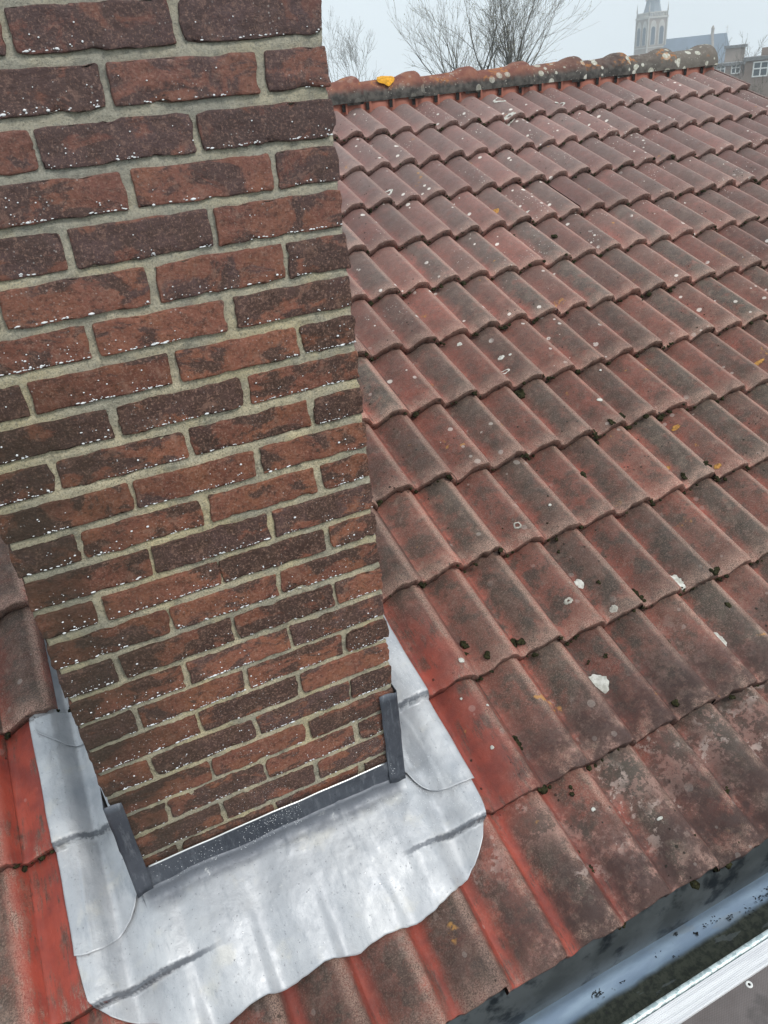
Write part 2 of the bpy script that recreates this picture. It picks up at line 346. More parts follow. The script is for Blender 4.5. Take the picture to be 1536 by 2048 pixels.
# ------------------------------------------------------------------ tiled roof
def tile_block(name, root, c0, c1, j0, j1, mir=False, nu=16, nv=9):
    g = G(); msk = []
    yr = None
    for c in range(c0, c1):
        for j in range(j0, j1, 2):
            r = rng.random(3); r = np.array([1, .2, 1.]) if (j == -8 and c >= 3) else r; ds = rng.normal(0, .0032); dh = rng.normal(0, .0014); sk = rng.normal(0, .004); dx = rng.normal(0, .0012)
            tl = rng.normal(0, .0012)
            ui = np.concatenate([np.linspace(.0, .18, 4, endpoint=False), np.linspace(.18, .88, nu // 2), np.linspace(.93, 1.18, 6), np.linspace(1.25, 1.88, nu // 2), np.linspace(1.93, 2.15, 6)])
            if j == -8 and c >= 3 and not mir: ui = np.concatenate([ui[ui < 1.0], [1.0, 1.04, 1.06]])
            top = GA * 1.12
            vv = np.concatenate([[-.0], np.array([.006, .02, .05]), np.linspace(.09, top / GA, nv - 4)])
            U, V = np.meshgrid(ui, vv * GA)
            X = j * W + U * W + dx; S = c * GA + V
            wob = .0040 * fbm(X * 38, c * 3.7 + r[0] * 9, 0, 3) + .0022 * vnoise(X * 160, c + .5, 0, 8)
            S = S + ds + sk * (U - 1) + wob * np.exp(-V / .03)
            H = prof(U) + .004 * sm(1.98, 2.12, U) - .006 * (1 - sm(.0, .14, U)) - LIFT * (V / GA) + dh + tl * (U - 1) + .0035 * 0
            if j == -8 and c >= 3 and not mir: H = H - .016 * sm(1.0, 1.06, U)
            H = H + .0009 * fbm(X * 60, S * 60, 0, 5)
            H = H - .0035 * np.exp(-V / .004)
            P = rp(X, S, H)
            UV = np.stack([U, V / GA], -1); col = np.array([r[0], r[1], r[2], 1])
            # front face: down from the leading edge, then back under
            th = .029
            lo1 = rp(X[0], S[0] - .001, H[0] - .006); lo2 = rp(X[0], S[0] + .0015 * rng.standard_normal(len(ui)), H[0] - th + .0015 * rng.standard_normal(len(ui)))
            lo3 = rp(X[0], S[0] + .05, H[0] - th)
            F = np.stack([lo3, lo2, lo1, P[0]])
            UF = np.stack([np.stack([ui, 0 * ui], -1)] * 4)
            sr = np.stack([rp(X[:, -1], S[:, -1], H[:, -1] - .012), P[:, -1]])
            ss_ = np.swapaxes(sr, 0, 1)
            for PP, mat, uv in ((P, 0, UV), (F, 1, UF), (ss_[:, ::-1], 1, np.stack([np.stack([np.full(len(vv), 2.1), vv], -1)] * 2, 1))):
                PP = np.array(PP)
                X_ = PP[..., 0] - P0[0]
                if mir: PP[..., 1] = 2 * RIDGE_Y - PP[..., 1]
                g.grid(PP, mat, uv, col, flip=mir)
                sl = (PP - P0) @ UP
                le = sm(-1.26, -1.20, X_) * sm(-.95, -1.0, X_) * (c < 3)
                ri = sm(-.35, -.2, X_) * sm(.10, -.13, X_) * sm(1.05, .8, sl) * sm(.25, .40, sl) * .85
                fu = X_ / W % 1.0
                st = sm(.03, .10, fu) * sm(.36, .22, fu) * (c == 0) * sm(.25, -.2, X_)
                ev = sm(.72, .30, sl) * sm(-.5, .1, X_) + .25 * sm(.3, .2, sl)
                if mir: le = ri = st = ev = 0 * X_
                mk = np.stack([np.clip(le + ri + .8 * st, 0, 1), np.clip(ev, 0, 1), 0 * X_, 0 * X_ + 1], -1)
                msk.append(mk.reshape(-1, 4))
    o = g.obj(name, [MAT_TILE, MAT_TEDGE], root)
    me = o.data; a = me.color_attributes.new("msk", 'FLOAT_COLOR', 'POINT'); a.data.foreach_set("color", np.concatenate(msk).ravel())
    return o
RB = P0 + UP * 12 * GA                           # where the ridge tiles' lower edge rests
RIDGE_Y = RB[1] + .105
roof = thing("tiled_roof", "large weathered red concrete tiled roof slope rising behind the brick chimney", "roof", (1.5, 1.4, -1.0))
tf = tile_block("tile_field", roof, 0, 12, -14, 26)
tb = tile_block("rear_tile_field", roof, 0, 12, -14, 26, mir=True, nu=8, nv=6)
# verge tiles' outer fold and boards below
g = G(); xv = P0[0] + 26 * W + .012
for c in range(12):
    a = rp(26 * W + .02, c * GA - .0, 0); b = rp(26 * W + .02, (c + 1.05) * GA, -LIFT)
    v = [a, b, b - NO * .075, a - NO * .075]; v2 = [p - np.array([.014, 0, 0]) for p in v]
    g.add(v + v2, [(3, 2, 1, 0), (4, 5, 6, 7), (0, 1, 5, 4), (2, 3, 7, 6), (0, 4, 7, 3)], 0, uv=[(1.5, .1)] * 8, col=(.4, .5, .5, 1))
g.obj("verge_edge", MAT_TEDGE, roof, smooth=False)
MAT_DECK = simple("roof_boarding", (.10, .075, .05), .9); g = G()
for sgn in (1, -1):
    q = [rp(-14 * W - .02, .03, -.085), rp(26 * W - .01, .03, -.085), rp(26 * W - .01, 12 * GA + .1, -.085), rp(-14 * W - .02, 12 * GA + .1, -.085)]
    q = [np.array([p[0], p[1] if sgn > 0 else 2 * RIDGE_Y - p[1], p[2]]) for p in q]
    g.add(q + [p - np.array([0, 0, .02]) for p in q], [(0, 1, 2, 3), (7, 6, 5, 4), (0, 4, 5, 1), (1, 5, 6, 2), (2, 6, 7, 3), (3, 7, 4, 0)])
g.obj("roof_boarding", MAT_DECK, roof, smooth=False)
MAT_WALL = simple("house_brick", (.20, .10, .07), .9, bump=.004); g = G()
xa, xb = P0[0] - 14 * W + .05, P0[0] + 26 * W - .08; ya, yb = P0[1] + .06, 2 * RIDGE_Y - P0[1] - .06
za, zr = P0[2] - .10, RB[2] - .10
v = [(x, y, z) for x in (xa, xb) for (y, z) in ((ya, -7.5), (ya, za), (RIDGE_Y, zr), (yb, za), (yb, -7.5))]
g.add(v, [(4, 3, 2, 1, 0), (5, 6, 7, 8, 9), (0, 1, 6, 5), (3, 4, 9, 8)]); g.obj("wall", MAT_WALL, roof, smooth=False)

# ridge tiles: half-round, each with its collar on the right lapping the next
def ridge_material():
    m = M("ridge_concrete", .9, spec=.25); px, py, pz = m.sep(m.pos())[:3]; a, b, c, _ = m.attr()
    red = m.mix(m.ss(m.noise(16, 5), .35, .65), (.17, .065, .05), (.25, .11, .075))
    dk = m.mix(m.ss(m.noise(30, 5), .35, .65), (.045, .042, .040), (.105, .098, .088))
    zz = m.ma('SUBTRACT', pz, RB[2]); hi = m.ss(m.ma('ADD', zz, m.ma('MULTIPLY', m.noise(20, 5, .7), .05)), .052, .105)
    worn = m.ma('MULTIPLY', hi, m.ss(px, 3.6, 2.4, .15, 1))
    col = m.mix(worn, dk, red)
    gy = m.ss(px, 3.3, 4.1); col = m.mix(m.ma('MULTIPLY', gy, .6), col, (.20, .18, .155))
    d, dc = m.vor(16); r = m.sep(dc)[0]
    sp = m.ma('MULTIPLY', m.ss(m.ma('ADD', m.ma('SUBTRACT', d, m.ma('MULTIPLY', r, .48)), m.ma('MULTIPLY', m.noise(70, 3), .1)), .06, .02), m.ss(px, 1.6, 3.2, .12, 1))
    col = m.mix(m.ma('MULTIPLY', sp, .8), col, m.mix(m.ss(m.noise(60, 4), .4, .6), (.66, .65, .58), (.42, .42, .34)))
    d, dc = m.vor(60); col = m.mix(m.ma('MULTIPLY', m.ss(d, .22, .12), m.ss(m.noise(9, 2), .5, .6)), col, (.40, .38, .33))
    og = m.ma('MULTIPLY', m.ss(m.noise(5, 3, v=m.map(add=(2, 0, 3))), .56, .62), m.ss(m.noise(45, 4), .48, .6))
    col = m.mix(m.ma('MULTIPLY', m.ma('MULTIPLY', og, hi), .8), col, (.42, .17, .05))
    n1 = m.bump(m.noise(300, 4, .7), .0015); n2 = m.bump(m.noise(50, 5), .004, .8, n1)
    return m.out(col, None, n2)
MAT_RIDGE = ridge_material()
joints = [-1.12, -.73, -.34, .05, .44, .83, 1.22, 1.62, 2.01, 2.40, 2.81, 3.18, 3.565, 3.95]
for i in range(len(joints) - 1):
    g = G(); x0, x1 = joints[i] - .035, joints[i + 1]
    xs = [x0, x0 + .06, x0 + .12, x0 + .18, x0 + .24, x1 - .12, x1 - .075, x1 - .055, x1 - .03, x1 - .008, x1]
    P = []; jit = rng.normal(0, .002, 3)
    for k, x in enumerate(xs):
        t = (x - x0) / (x1 - x0); rad = .098 + .008 * t + .021 * float(sm(x1 - .14, x1 - .05, x)); 
        if k >= len(xs) - 1: rad -= .003
        ring = []
        for a in np.linspace(-.30, math.pi + .30, 21):
            a2 = min(max(a, 0), math.pi); dz = -.030 * (1 if a != a2 else 0) * (abs(a - a2) / .30)
            yy = RIDGE_Y - rad * 1.08 * math.cos(a2); zz = RB[2] + .004 + (rad - .006) * math.sin(a2) + dz * .45 + .004 * t
            ring.append((P0[0] + x, yy + jit[0], zz + jit[1] + .0015 * float(fbm(x * 20, a * 4, i, 4))))
        P.append(ring)
    P.append([(p[0] - .002, RIDGE_Y + (p[1] - RIDGE_Y) * .86, p[2] - .013) for p in P[-1]])
    P.append([(p[0] - .10, p[1], p[2]) for p in P[-1]])
    P.insert(0, [(p[0] + .002, RIDGE_Y + (p[1] - RIDGE_Y) * .86, p[2] - .013) for p in P[0]])
    g.grid(np.array(P), 0, None, (rng.random(), rng.random(), .5, 1)); g.obj("ridge_tile", MAT_RIDGE, roof)
MAT_VENT = simple("orange_vent_strip", (.30, .105, .070), .7, var=.15); MAT_SLOT = simple("slot_dark", (.012, .010, .009), .95)
g = G(); g2 = G()
for j in range(-8, 26):                            # comb strip that fills the waves beneath the ridge
    for k in range(12):
        u0, u1 = k / 12, (k + 1) / 12
        xs0, xs1 = (j + u0) * W, (j + u1) * W; s = 12 * GA - .004
        fi = lambda u: -LIFT * .93 + prof(u) - .003
        q = [rp(xs0, s - .012, fi(u0)), rp(xs1, s - .012, fi(u1 if u1 < 1 else .999)), rp(xs1, s + .022, .006), rp(xs0, s + .022, .006)]
        g.add(q, [(0, 1, 2, 3)])
    for (a, b) in ((.17, .30),):
        s = 12 * GA - .010
        q = [rp((j + a) * W, s - .010, -.045), rp((j + b) * W, s - .010, -.045), rp((j + b) * W, s + .006, -.012), rp((j + a) * W, s + .006, -.012)]
        q2 = [p + UP * .004 for p in q]; g2.add(q + q2, [(0, 1, 2, 3), (0, 4, 5, 1), (3, 2, 6, 7), (0, 3, 7, 4), (1, 5, 6, 2)])
        q = [rp((j + .31) * W, s - .018, -.055), rp((j + .37) * W, s - .018, -.055), rp((j + .37) * W, s + .004, -.005), rp((j + .31) * W, s + .004, -.005)]
        g.add(q, [(0, 1, 2, 3)])
g.obj("ridge_vent_strip", MAT_VENT, roof, smooth=False); g2.obj("vent_slot", MAT_SLOT, roof, smooth=False)

# lichens and droppings that can be picked out one by one: thin crusts draped on the tiles
def crust(name, x, s, pts, mat, label, h=.0022, ring=None):
    g = G(); n = 28; rr = 5
    P = []
    for k in range(rr + 1):
        t = k / rr if ring is None else ring + (1 - ring) * k / rr
        row = []
        for i in range(n + 1):
            a = 2 * math.pi * (i % n) / n; r0 = pts(a) * (1 + .16 * float(vnoise(math.cos(a) * 3 + x * 9, math.sin(a) * 3 + s * 9)) + .14 * float(vnoise(math.cos(a) * 8 + x * 9, math.sin(a) * 8 + s * 9)))
            X = x + r0 * t * math.cos(a); S = s + r0 * t * math.sin(a)
            hh = float(tile_h(np.array(X), np.array(S))) + h * (1 - .9 * (k == rr)) + .0012
            row.append(rp(np.array(X), np.array(S), np.array(hh)))
        P.append(row)
    g.grid(np.array(P)); return g.obj(name, mat, roof, label=label)
MAT_LW = simple("white_lichen", (.46, .45, .41), .95, var=.55, scale=110, bump=.003, bscale=200)
def lichen_material(name, c1, c2, thr):
    m = M(name, .95, spec=.1); n = m.noise(170, 5, .8); col = m.mix(m.ss(m.noise(60, 4), .35, .65), c1, c2)
    col = m.mix(m.ss(n, thr + .06, thr), col, (.13, .09, .07)); return m.out(col, None, m.bump(n, .003))
MAT_LW = lichen_material("white_lichen", (.70, .69, .64), (.46, .45, .40), .33)
MAT_LP = simple("pale_grey_lichen", (.40, .38, .33), .95, var=.3, scale=90, bump=.003, bscale=200)
MAT_LO2 = simple("ochre_lichen", (.40, .20, .05), .95, var=.5, scale=120, bump=.003, bscale=180)
MAT_LO = simple("orange_lichen", (.62, .30, .02), .95, var=.3, scale=70, bump=.003, bscale=180)
CR = ELL = lambda rx_, ry_: (lambda a: 1 / math.sqrt((math.cos(a) / rx_) ** 2 + (math.sin(a) / ry_) ** 2))
LICH = [  # x, s, rx, ry, mat, ring
 (0.9465, 3.2079, 0.0356, 0.0296, 'w', 0.55, 'white ring of lichen on a tile near the chimney top right'),
 (1.417, 3.532, 0.0457, 0.0401, 'w', 0.7, 'pale lichen ring on a grey tile below the ridge'),
 (2.0944, 3.9988, 0.0509, 0.0421, 'w', 0.7, None),
 (2.0315, 3.7902, 0.0438, 0.0331, 'w', 0.3, None),
 (2.4676, 3.8879, 0.0427, 0.0286, 'w', 0.7, None),
 (2.4118, 3.85, 0.0157, 0.0141, 'w', None, None),
 (1.4005, 2.9005, 0.0408, 0.0286, 'o', None, 'ochre lichen patch on a mid roof tile'),
 (1.5454, 2.8399, 0.034, 0.0096, 'w', None, None),
 (0.699, 2.0092, 0.0133, 0.0129, 'w', None, None),
 (0.8228, 1.8804, 0.0161, 0.0125, 'w', None, None),
 (0.7959, 1.8053, 0.0262, 0.0121, 'w', 0.6, None),
 (0.8527, 1.8669, 0.0081, 0.0063, 'w', None, None),
 (1.042, 1.5086, 0.0157, 0.0113, 'w', None, None),
 (1.6885, 2.1518, 0.0207, 0.0119, 'w', None, None),
 (1.1694, 1.6698, 0.0056, 0.0061, 'w', None, None),
 (0.4916, 0.8435, 0.0157, 0.0227, 'w', None, 'white smear of lichen across a tile joint'),
 (-0.0116, 0.735, 0.0115, 0.0114, 'w', None, 'round cream lichen spot on the red tile beside the lead'),
 (-0.0585, 0.6426, 0.0047, 0.0046, 'w', None, None),
 (-0.0008, 0.5958, 0.0063, 0.0046, 'w', None, None),
 (0.1044, 0.2418, 0.0075, 0.0064, 'w', None, None),
 (0.2471, 0.152, 0.0092, 0.005, 'w', None, None),
 (0.5193, 0.7118, 0.0153, 0.0143, 'p', None, None),
 (0.3968, 0.7866, 0.0169, 0.0127, 'p', 0.3, None),
 (0.4014, 1.0939, 0.0162, 0.0168, 'p', 0.6, None),
 (0.7864, 0.7214, 0.0249, 0.0417, 'w', None, 'long white bird dropping smear down a tile'),
 (0.7887, 0.5069, 0.0138, 0.0376, 'w', None, None),
 (0.3234, 0.5307, 0.0434, 0.0435, 'w', 0.0, 'half moon of white lichen on a lower roof tile'),
 (1.0953, 1.1413, 0.0198, 0.0123, 'o', None, None),
 (1.2744, 1.3044, 0.0187, 0.0136, 'o', None, None),
 (1.867, 1.4864, 0.0447, 0.0131, 'o', None, None),
 (1.3869, 1.6111, 0.0233, 0.0156, 'o', None, None),
 (1.2696, 1.071, 0.0153, 0.0124, 'o', None, None),
 (0.5563, 1.1298, 0.0064, 0.0066, 'w', None, None),
 (-0.0564, 0.4836, 0.006, 0.0071, 'w', None, None)
]
for (x, s, a_, b_, mt, rg, lb) in LICH:
    hf = bool(lb) and lb.startswith('half'); e_ = ELL(a_ * .8, b_ * .8)
    crust("lichen_patch", x + (.010 if hf else 0), s, (lambda a, e_=e_, hf=hf: e_(a) * (.12 if hf and math.cos(a - .2) < -.15 else 1)), {'w': MAT_LW, 'p': MAT_LP, 'o': MAT_LO2}[mt], lb, ring=rg)
# big orange lichen on a ridge tile
g = G(); P = []
for k in range(6):
    row = []
    for i in range(25):
        a = 2 * math.pi * (i % 24) / 24; r0 = .050 * (1 + .22 * float(vnoise(math.cos(a) * 2.2, math.sin(a) * 2.2, 3))) * k / 5
        al = 1.02 + r0 * math.sin(a) * .95 / .108; rad = .113 + (.003 if k < 5 else 0)
        P0x = P0[0] + 1.395 + r0 * 1.15 * math.cos(a)
        row.append((P0x, RIDGE_Y - rad * 1.08 * math.cos(al), RB[2] + .008 + (rad - .006) * math.sin(al)))
    P.append(row)
g.grid(np.array(P)); g.obj("lichen_patch", MAT_LO, roof, label="bright orange lichen patch on the ridge tile beside the chimney")

# moss cushions along the tile edges: nobody could count them
g = G(); ico = bmesh.new(); bmesh.ops.create_icosphere(ico, subdivisions=2, radius=1); IV = np.array([v.co[:] for v in ico.verts]); IF = [tuple(v.index for v in f.verts) for f in ico.faces]; ico.free()
ico = bmesh.new(); bmesh.ops.create_icosphere(ico, subdivisions=1, radius=1); IV1 = np.array([v.co[:] for v in ico.verts]); IF1 = [tuple(v.index for v in f.verts) for f in ico.faces]; ico.free()
def blob(g, p, r, flat=.6, seed=0, V=IV, F=IF, amp=.35):
    d = 1 + amp * fbm(V[:, 0] * 2.2 + seed * 3.1, V[:, 1] * 2.2, V[:, 2] * 2.2, 2)
    w = V * d[:, None] * r; hgt = w[:, 2:3] * flat
    g.add(p + w[:, :1] * np.array([1, 0, 0]) + w[:, 1:2] * UP + hgt * NO, F)
for c in range(0, 12):
    for j in range(-9, 26):
        x = j * W; hasm = rng.random()
        if c < 3 and x < -.1 and x > -1.2: continue
        den = (0.75 if j % 2 == 0 else .35) * (.5 if c < 2 else 1)
        for q in range(rng.poisson(9.0 * den)):
            dx = rng.normal(.02, .022) + (0.01 if j % 2 == 0 else .02); s = c * GA + rng.normal(-.004, .004)
            hh = float(tile_h(np.array(x + dx), np.array(c * GA + .001))) - rng.uniform(.008, .022)
            blob(g, rp(x + dx, s, hh), rng.uniform(.003, .008) * (1.6 if rng.random() < .12 else 1), .7, rng.integers(99))
for (u, v, r) in [(1.1006, 1.4283, 0.0146), (0.9464, 1.3612, 0.0187), (0.9393, 1.3833, 0.0125), (0.9377, 1.4036, 0.0094), (1.0022, 1.383, 0.0111), (0.8127, 1.6897, 0.0226), (0.04, 0.7883, 0.0106), (0.0298, 0.7644, 0.0047), (0.0712, 0.7177, 0.0128), (0.1796, 0.7359, 0.0108), (0.1995, 0.726, 0.012), (0.1822, 0.7456, 0.0084), (0.0275, 0.4772, 0.0153), (0.0227, 0.457, 0.0108), (0.642, 0.7188, 0.013), (0.6371, 0.7508, 0.0079), (0.8947, 0.6884, 0.0109), (0.8759, 0.5825, 0.0093), (0.6351, 0.5664, 0.0088), (0.5087, 0.3896, 0.0094), (0.6313, 0.6166, 0.0076), (0.7883, 0.694, 0.0093), (0.9523, 0.7095, 0.0097), (1.5794, 2.6031, 0.0187), (1.3898, 2.6959, 0.0164), (0.635, 0.2287, 0.0093), (0.7559, 1.2119, 0.0103), (0.4684, 0.1374, 0.0088), (0.0881, 0.3078, 0.0085), (0.0296, 0.1256, 0.008), (0.0186, 0.1754, 0.005), (0.3278, 0.07, 0.0052), (0.4024, 0.5922, 0.0061), (0.3586, 0.6017, 0.0048), (1.118, 1.0757, 0.0122), (1.2062, 1.0815, 0.0124), (0.5062, 0.9804, 0.0081), (0.5351, 0.8119, 0.0078)]:
    for q in range(5): blob(g, rp(u + rng.normal(0, r * .5), v + rng.normal(0, r * .5), float(tile_h(np.array(u), np.array(v))) + .001), r * rng.uniform(.4, .8), .45, rng.integers(99), amp=.5)
for q in range(260):
    x = rng.uniform(-.1, 2.2); s = rng.uniform(.02, 2.2); 
    if vnoise(x * 3, s * 3, 2) < .1: continue
    blob(g, rp(x, s, float(tile_h(np.array(x), np.array(s))) + .0005), rng.uniform(.0015, .0045), .5, q, IV1, IF1)
mo = g.obj("moss", MAT_MOSS, roof, label="dark moss cushions along the tile edges"); mo["kind"] = "stuff"

# ------------------------------------------------------------------ chimney
CX0, CX1, CD, PZ = -.65, 0.0, .54, .066876
ZTOP = 7 * PZ; ZBOT = -25 * PZ
chim = thing("brick_chimney", "tall mottled red brown brick chimney stack rising through the tiled roof", "chimney", (-.325, .27, -1.6))
BH = .0535
def brick(g, x0, x1, y0, y1, z0, z1, res, col, faces="fblrtd"):
    r = rng.uniform(.0014, .003); lo = np.array([x0, y0, z0]); hi = np.array([x1, y1, z1]); 
    sd = int(rng.integers(1, 900)); wob = rng.uniform(.6, 1.5); rc = rng.choice([.002, .004, .006, .010])
    for f in faces:
        ax = {'f': (0, 2, 1, 0), 'b': (0, 2, 1, 1), 'l': (1, 2, 0, 0), 'r': (1, 2, 0, 1), 't': (0, 1, 2, 1), 'd': (0, 1, 2, 0)}[f]
        L0, L1 = hi[ax[0]] - lo[ax[0]], hi[ax[1]] - lo[ax[1]]
        rs = res if f in 'fr' or f == 'l' else res * 3
        n0, n1 = max(3, int(L0 / rs)), max(3, int(L1 / rs))
        def spread(n, L):
            t = np.linspace(0, 1, n + 1) * L; e = np.array([.0, .0015, .004]); t = t[(t > .007) & (t < L - .007)]
            return np.concatenate([e, t, L - e[::-1]])
        A, B = np.meshgrid(lo[ax[0]] + spread(n0, L0), lo[ax[1]] + spread(n1, L1), indexing='ij')
        P = np.zeros(A.shape + (3,)); P[..., ax[0]] = A; P[..., ax[1]] = B; P[..., ax[2]] = (hi if ax[3] else lo)[ax[2]]
        inner = np.clip(P, lo + r, hi - r); d = P - inner; ln = np.linalg.norm(d, axis=-1, keepdims=True) + 1e-9; nrm = d / ln; P = inner + nrm * r
        c = (lo + hi) / 2
        # hand-made clay: wavy outline, rough face
        ox = .0019 * wob * fbm(P[..., 2] * 40 + sd, P[..., 0] * 9, P[..., 1] * 9, sd, 2) * np.where(np.abs(P[..., 0] - c[0]) > L0 * .2, 1, .4)
        oz = .0015 * wob * fbm(P[..., 0] * 48 + sd, P[..., 2] * 8, P[..., 1] * 9, sd + 7, 3)
        dn = .0014 * fbm(P[..., 0] * 55, P[..., 2] * 75, P[..., 1] * 55, sd + 3, 3)
        # rounded ends in outline
        ex_ = np.clip((L0 if ax[0] == 0 else 0) and (np.abs(P[..., 0] - c[0]) - (hi[0] - lo[0]) / 2 + rc) / rc, 0, 1) if True else 0
        ez_ = np.clip((np.abs(P[..., 2] - c[2]) - (hi[2] - lo[2]) / 2 + rc) / rc, 0, 1)
        ex_ = np.clip((np.abs(P[..., 0] - c[0]) - (hi[0] - lo[0]) / 2 + rc) / rc, 0, 1)
        cut = np.clip(np.hypot(ex_, ez_) - 1, 0, 1) * rc
        P[..., 0] -= np.sign(P[..., 0] - c[0]) * cut * ex_ / (np.hypot(ex_, ez_) + 1e-6); P[..., 2] -= np.sign(P[..., 2] - c[2]) * cut * ez_ / (np.hypot(ex_, ez_) + 1e-6)
        edge = np.clip(np.maximum(ex_, ez_), 0, 1)
        dn = dn - .012 * np.clip(fbm(P[..., 0] * 45, P[..., 2] * 45, P[..., 1] * 45, sd + 11, 3) - .55, 0, 1) * edge
        P = P + nrm * dn[..., None]; P[..., 0] += ox; P[..., 2] += oz
        fl = f in 'blt' if False else (f in ('b', 'l', 'd'))
        g.grid(P, 0, None, col, flip=not (f in ('b', 'l', 't')) if False else f in ('b', 'r') and False)
g = G(); beads = G()
for r_ in range(-6, 25):
    zb = -r_ * PZ; zt = zb + BH + rng.normal(0, .0012); zb += rng.normal(0, .0012)
    vis = -2 <= r_ <= 24
    if r_ % 2 == 0: fr = [(-.65, -.44), (-.43, -.22), (-.21, 0)]
    else: fr = [(-.65, -.55), (-.54, -.33), (-.32, -.11), (-.10, 0)]
    nf = len(fr)
    for i, (a, b) in enumerate(fr):
        j1, j2 = rng.normal(0, .0022, 2); a2 = a + (j1 if i else j1 * .5); b2 = b + (j2 if i < nf - 1 else j2 * .5); dp = rng.normal(0, .0012)
        cc = rng.random(3); col = (cc[0], cc[1], cc[2], 1)
        deep = .10 if r_ % 2 == 0 or 0 < i < nf - 1 else .21
        fc = "ftd" + ("l" if i == 0 else "l") + "r"
        brick(g, a2, b2, dp, deep, zb, zt, .006, col, fc)
        # droplets hanging from the lower arris and spattered on the face
        L = b - a; off = float(vnoise(i * 3.3 + r_ * 1.7, r_ * .9, 5))
        nb = int(L / .21 * rng.uniform(14, 85) * (1.0 if r_ < 20 else .6))
        for q in range(nb):
            bx = rng.uniform(a2 + .006, b2 - .004)
            if vnoise(bx * 22, r_ * 2.1, 1.0) < -.25: continue
            low = rng.random() < .62
            up_ = .0022 + abs(rng.normal(0, .0012)) if low else .004 + rng.uniform(0, 1) ** 2 * .035
            rad = rng.uniform(.0005, .0012) * (1.8 if rng.random() < .10 else 1)
            p = np.array([bx, dp - (.0002 if low else .0014), zb + up_])
            if not low and rng.random() < .15: continue
            st = np.array([rng.uniform(1, 3.2 if low else 1.5), .7, 1]) * rad
            beads.add(p + IV1 * st, IF1)
    # side courses
    sd_ = [(.11, .32), (.33, .54)] if r_ % 2 == 0 else [(.22, .43), (.44, .54)]
    for (a, b) in sd_:
        for (sx0, sx1, f) in ((-.65, -.56, "ltd"), (-.09, 0, "rtd")):
            cc = rng.random(3); brick(g, sx0, sx1, a, b, zb, zt, .012, (cc[0], cc[1], cc[2], 1), f + "f")
    for (a, b) in fr:
        cc = rng.random(3); brick(g, a, b, CD - .02, CD + .004, zb, zt, .02, (cc[0], cc[1], cc[2], 1), "btd")
bo = g.obj("brickwork", MAT_BRICK, chim, merge=.00012)
# fine spatter on the lowest courses
for q in range(1500):
    bx = rng.uniform(-.6, -.01); bz = rng.uniform(-1.5, -1.12) - .12 * (bx + .3) * .5
    if vnoise(bx * 9, bz * 11, 7) < .05: continue
    fz = (-bz / PZ) % 1.0
    if fz > .0 and fz < .2: continue
    rad = rng.uniform(.0003, .0006); beads.add(np.array([bx, -.0015, bz]) + IV1 * np.array([1.2, .7, 1]) * rad, IF1)
g = G(); ny = 180
zz = np.linspace(ZBOT, ZTOP - .014, 330); xx = np.linspace(CX0 + .004, CX1 - .004, 110)
X, Z = np.meshgrid(xx, zz); ph = (-Z / PZ) % 1.0
Y = .0054 + .0013 * fbm(X * 22, Z * 50, 0, 21) + .0016 * fbm(X * 160, Z * 160, 0, 4) 
jf = np.abs(((-Z / PZ) % 1.0) - .1); Y -= .0016 * np.clip(1 - jf * 6, 0, 1)
P = np.stack([X, Y, Z], -1)
e = .003 * fbm(Z[:, 0] * 60, 0 * Z[:, 0], 0, 9)
P[:, 0, 0] += e; P[:, -1, 0] += e
g.grid(P)
# sides, back and top of the mortar core share the front's border
for sx, k in ((0, 0), (1, -1)):
    ys = np.linspace(0, 1, 28); edge = P[:, k]; Q = np.stack([np.stack([edge[:, 0], edge[:, 1] * (1 - t) + (CD - .004) * t, edge[:, 2]], -1) for t in ys], 1)
    g.grid(Q, flip=(sx == 1))
b0, b1 = P[:, 0].copy(), P[:, -1].copy(); b0[:, 1] = b1[:, 1] = CD - .004; g.grid(np.stack([b0, b1], 1))
g.obj("mortar", MAT_MORTAR, chim, merge=.0002)
bd = beads.obj("water_droplets", MAT_BEAD, chim, label="tiny white droplets hanging along the lower brick edges"); bd["kind"] = "stuff"
g = G(); g.box(-.70, .05, -.05, CD + .05, ZTOP - .014, ZTOP + .06); co = g.obj("coping", simple("coping_concrete", (.33, .32, .29), .9, bump=.004), chim, smooth=False)
bv = co.modifiers.new("b", 'BEVEL'); bv.width = .01

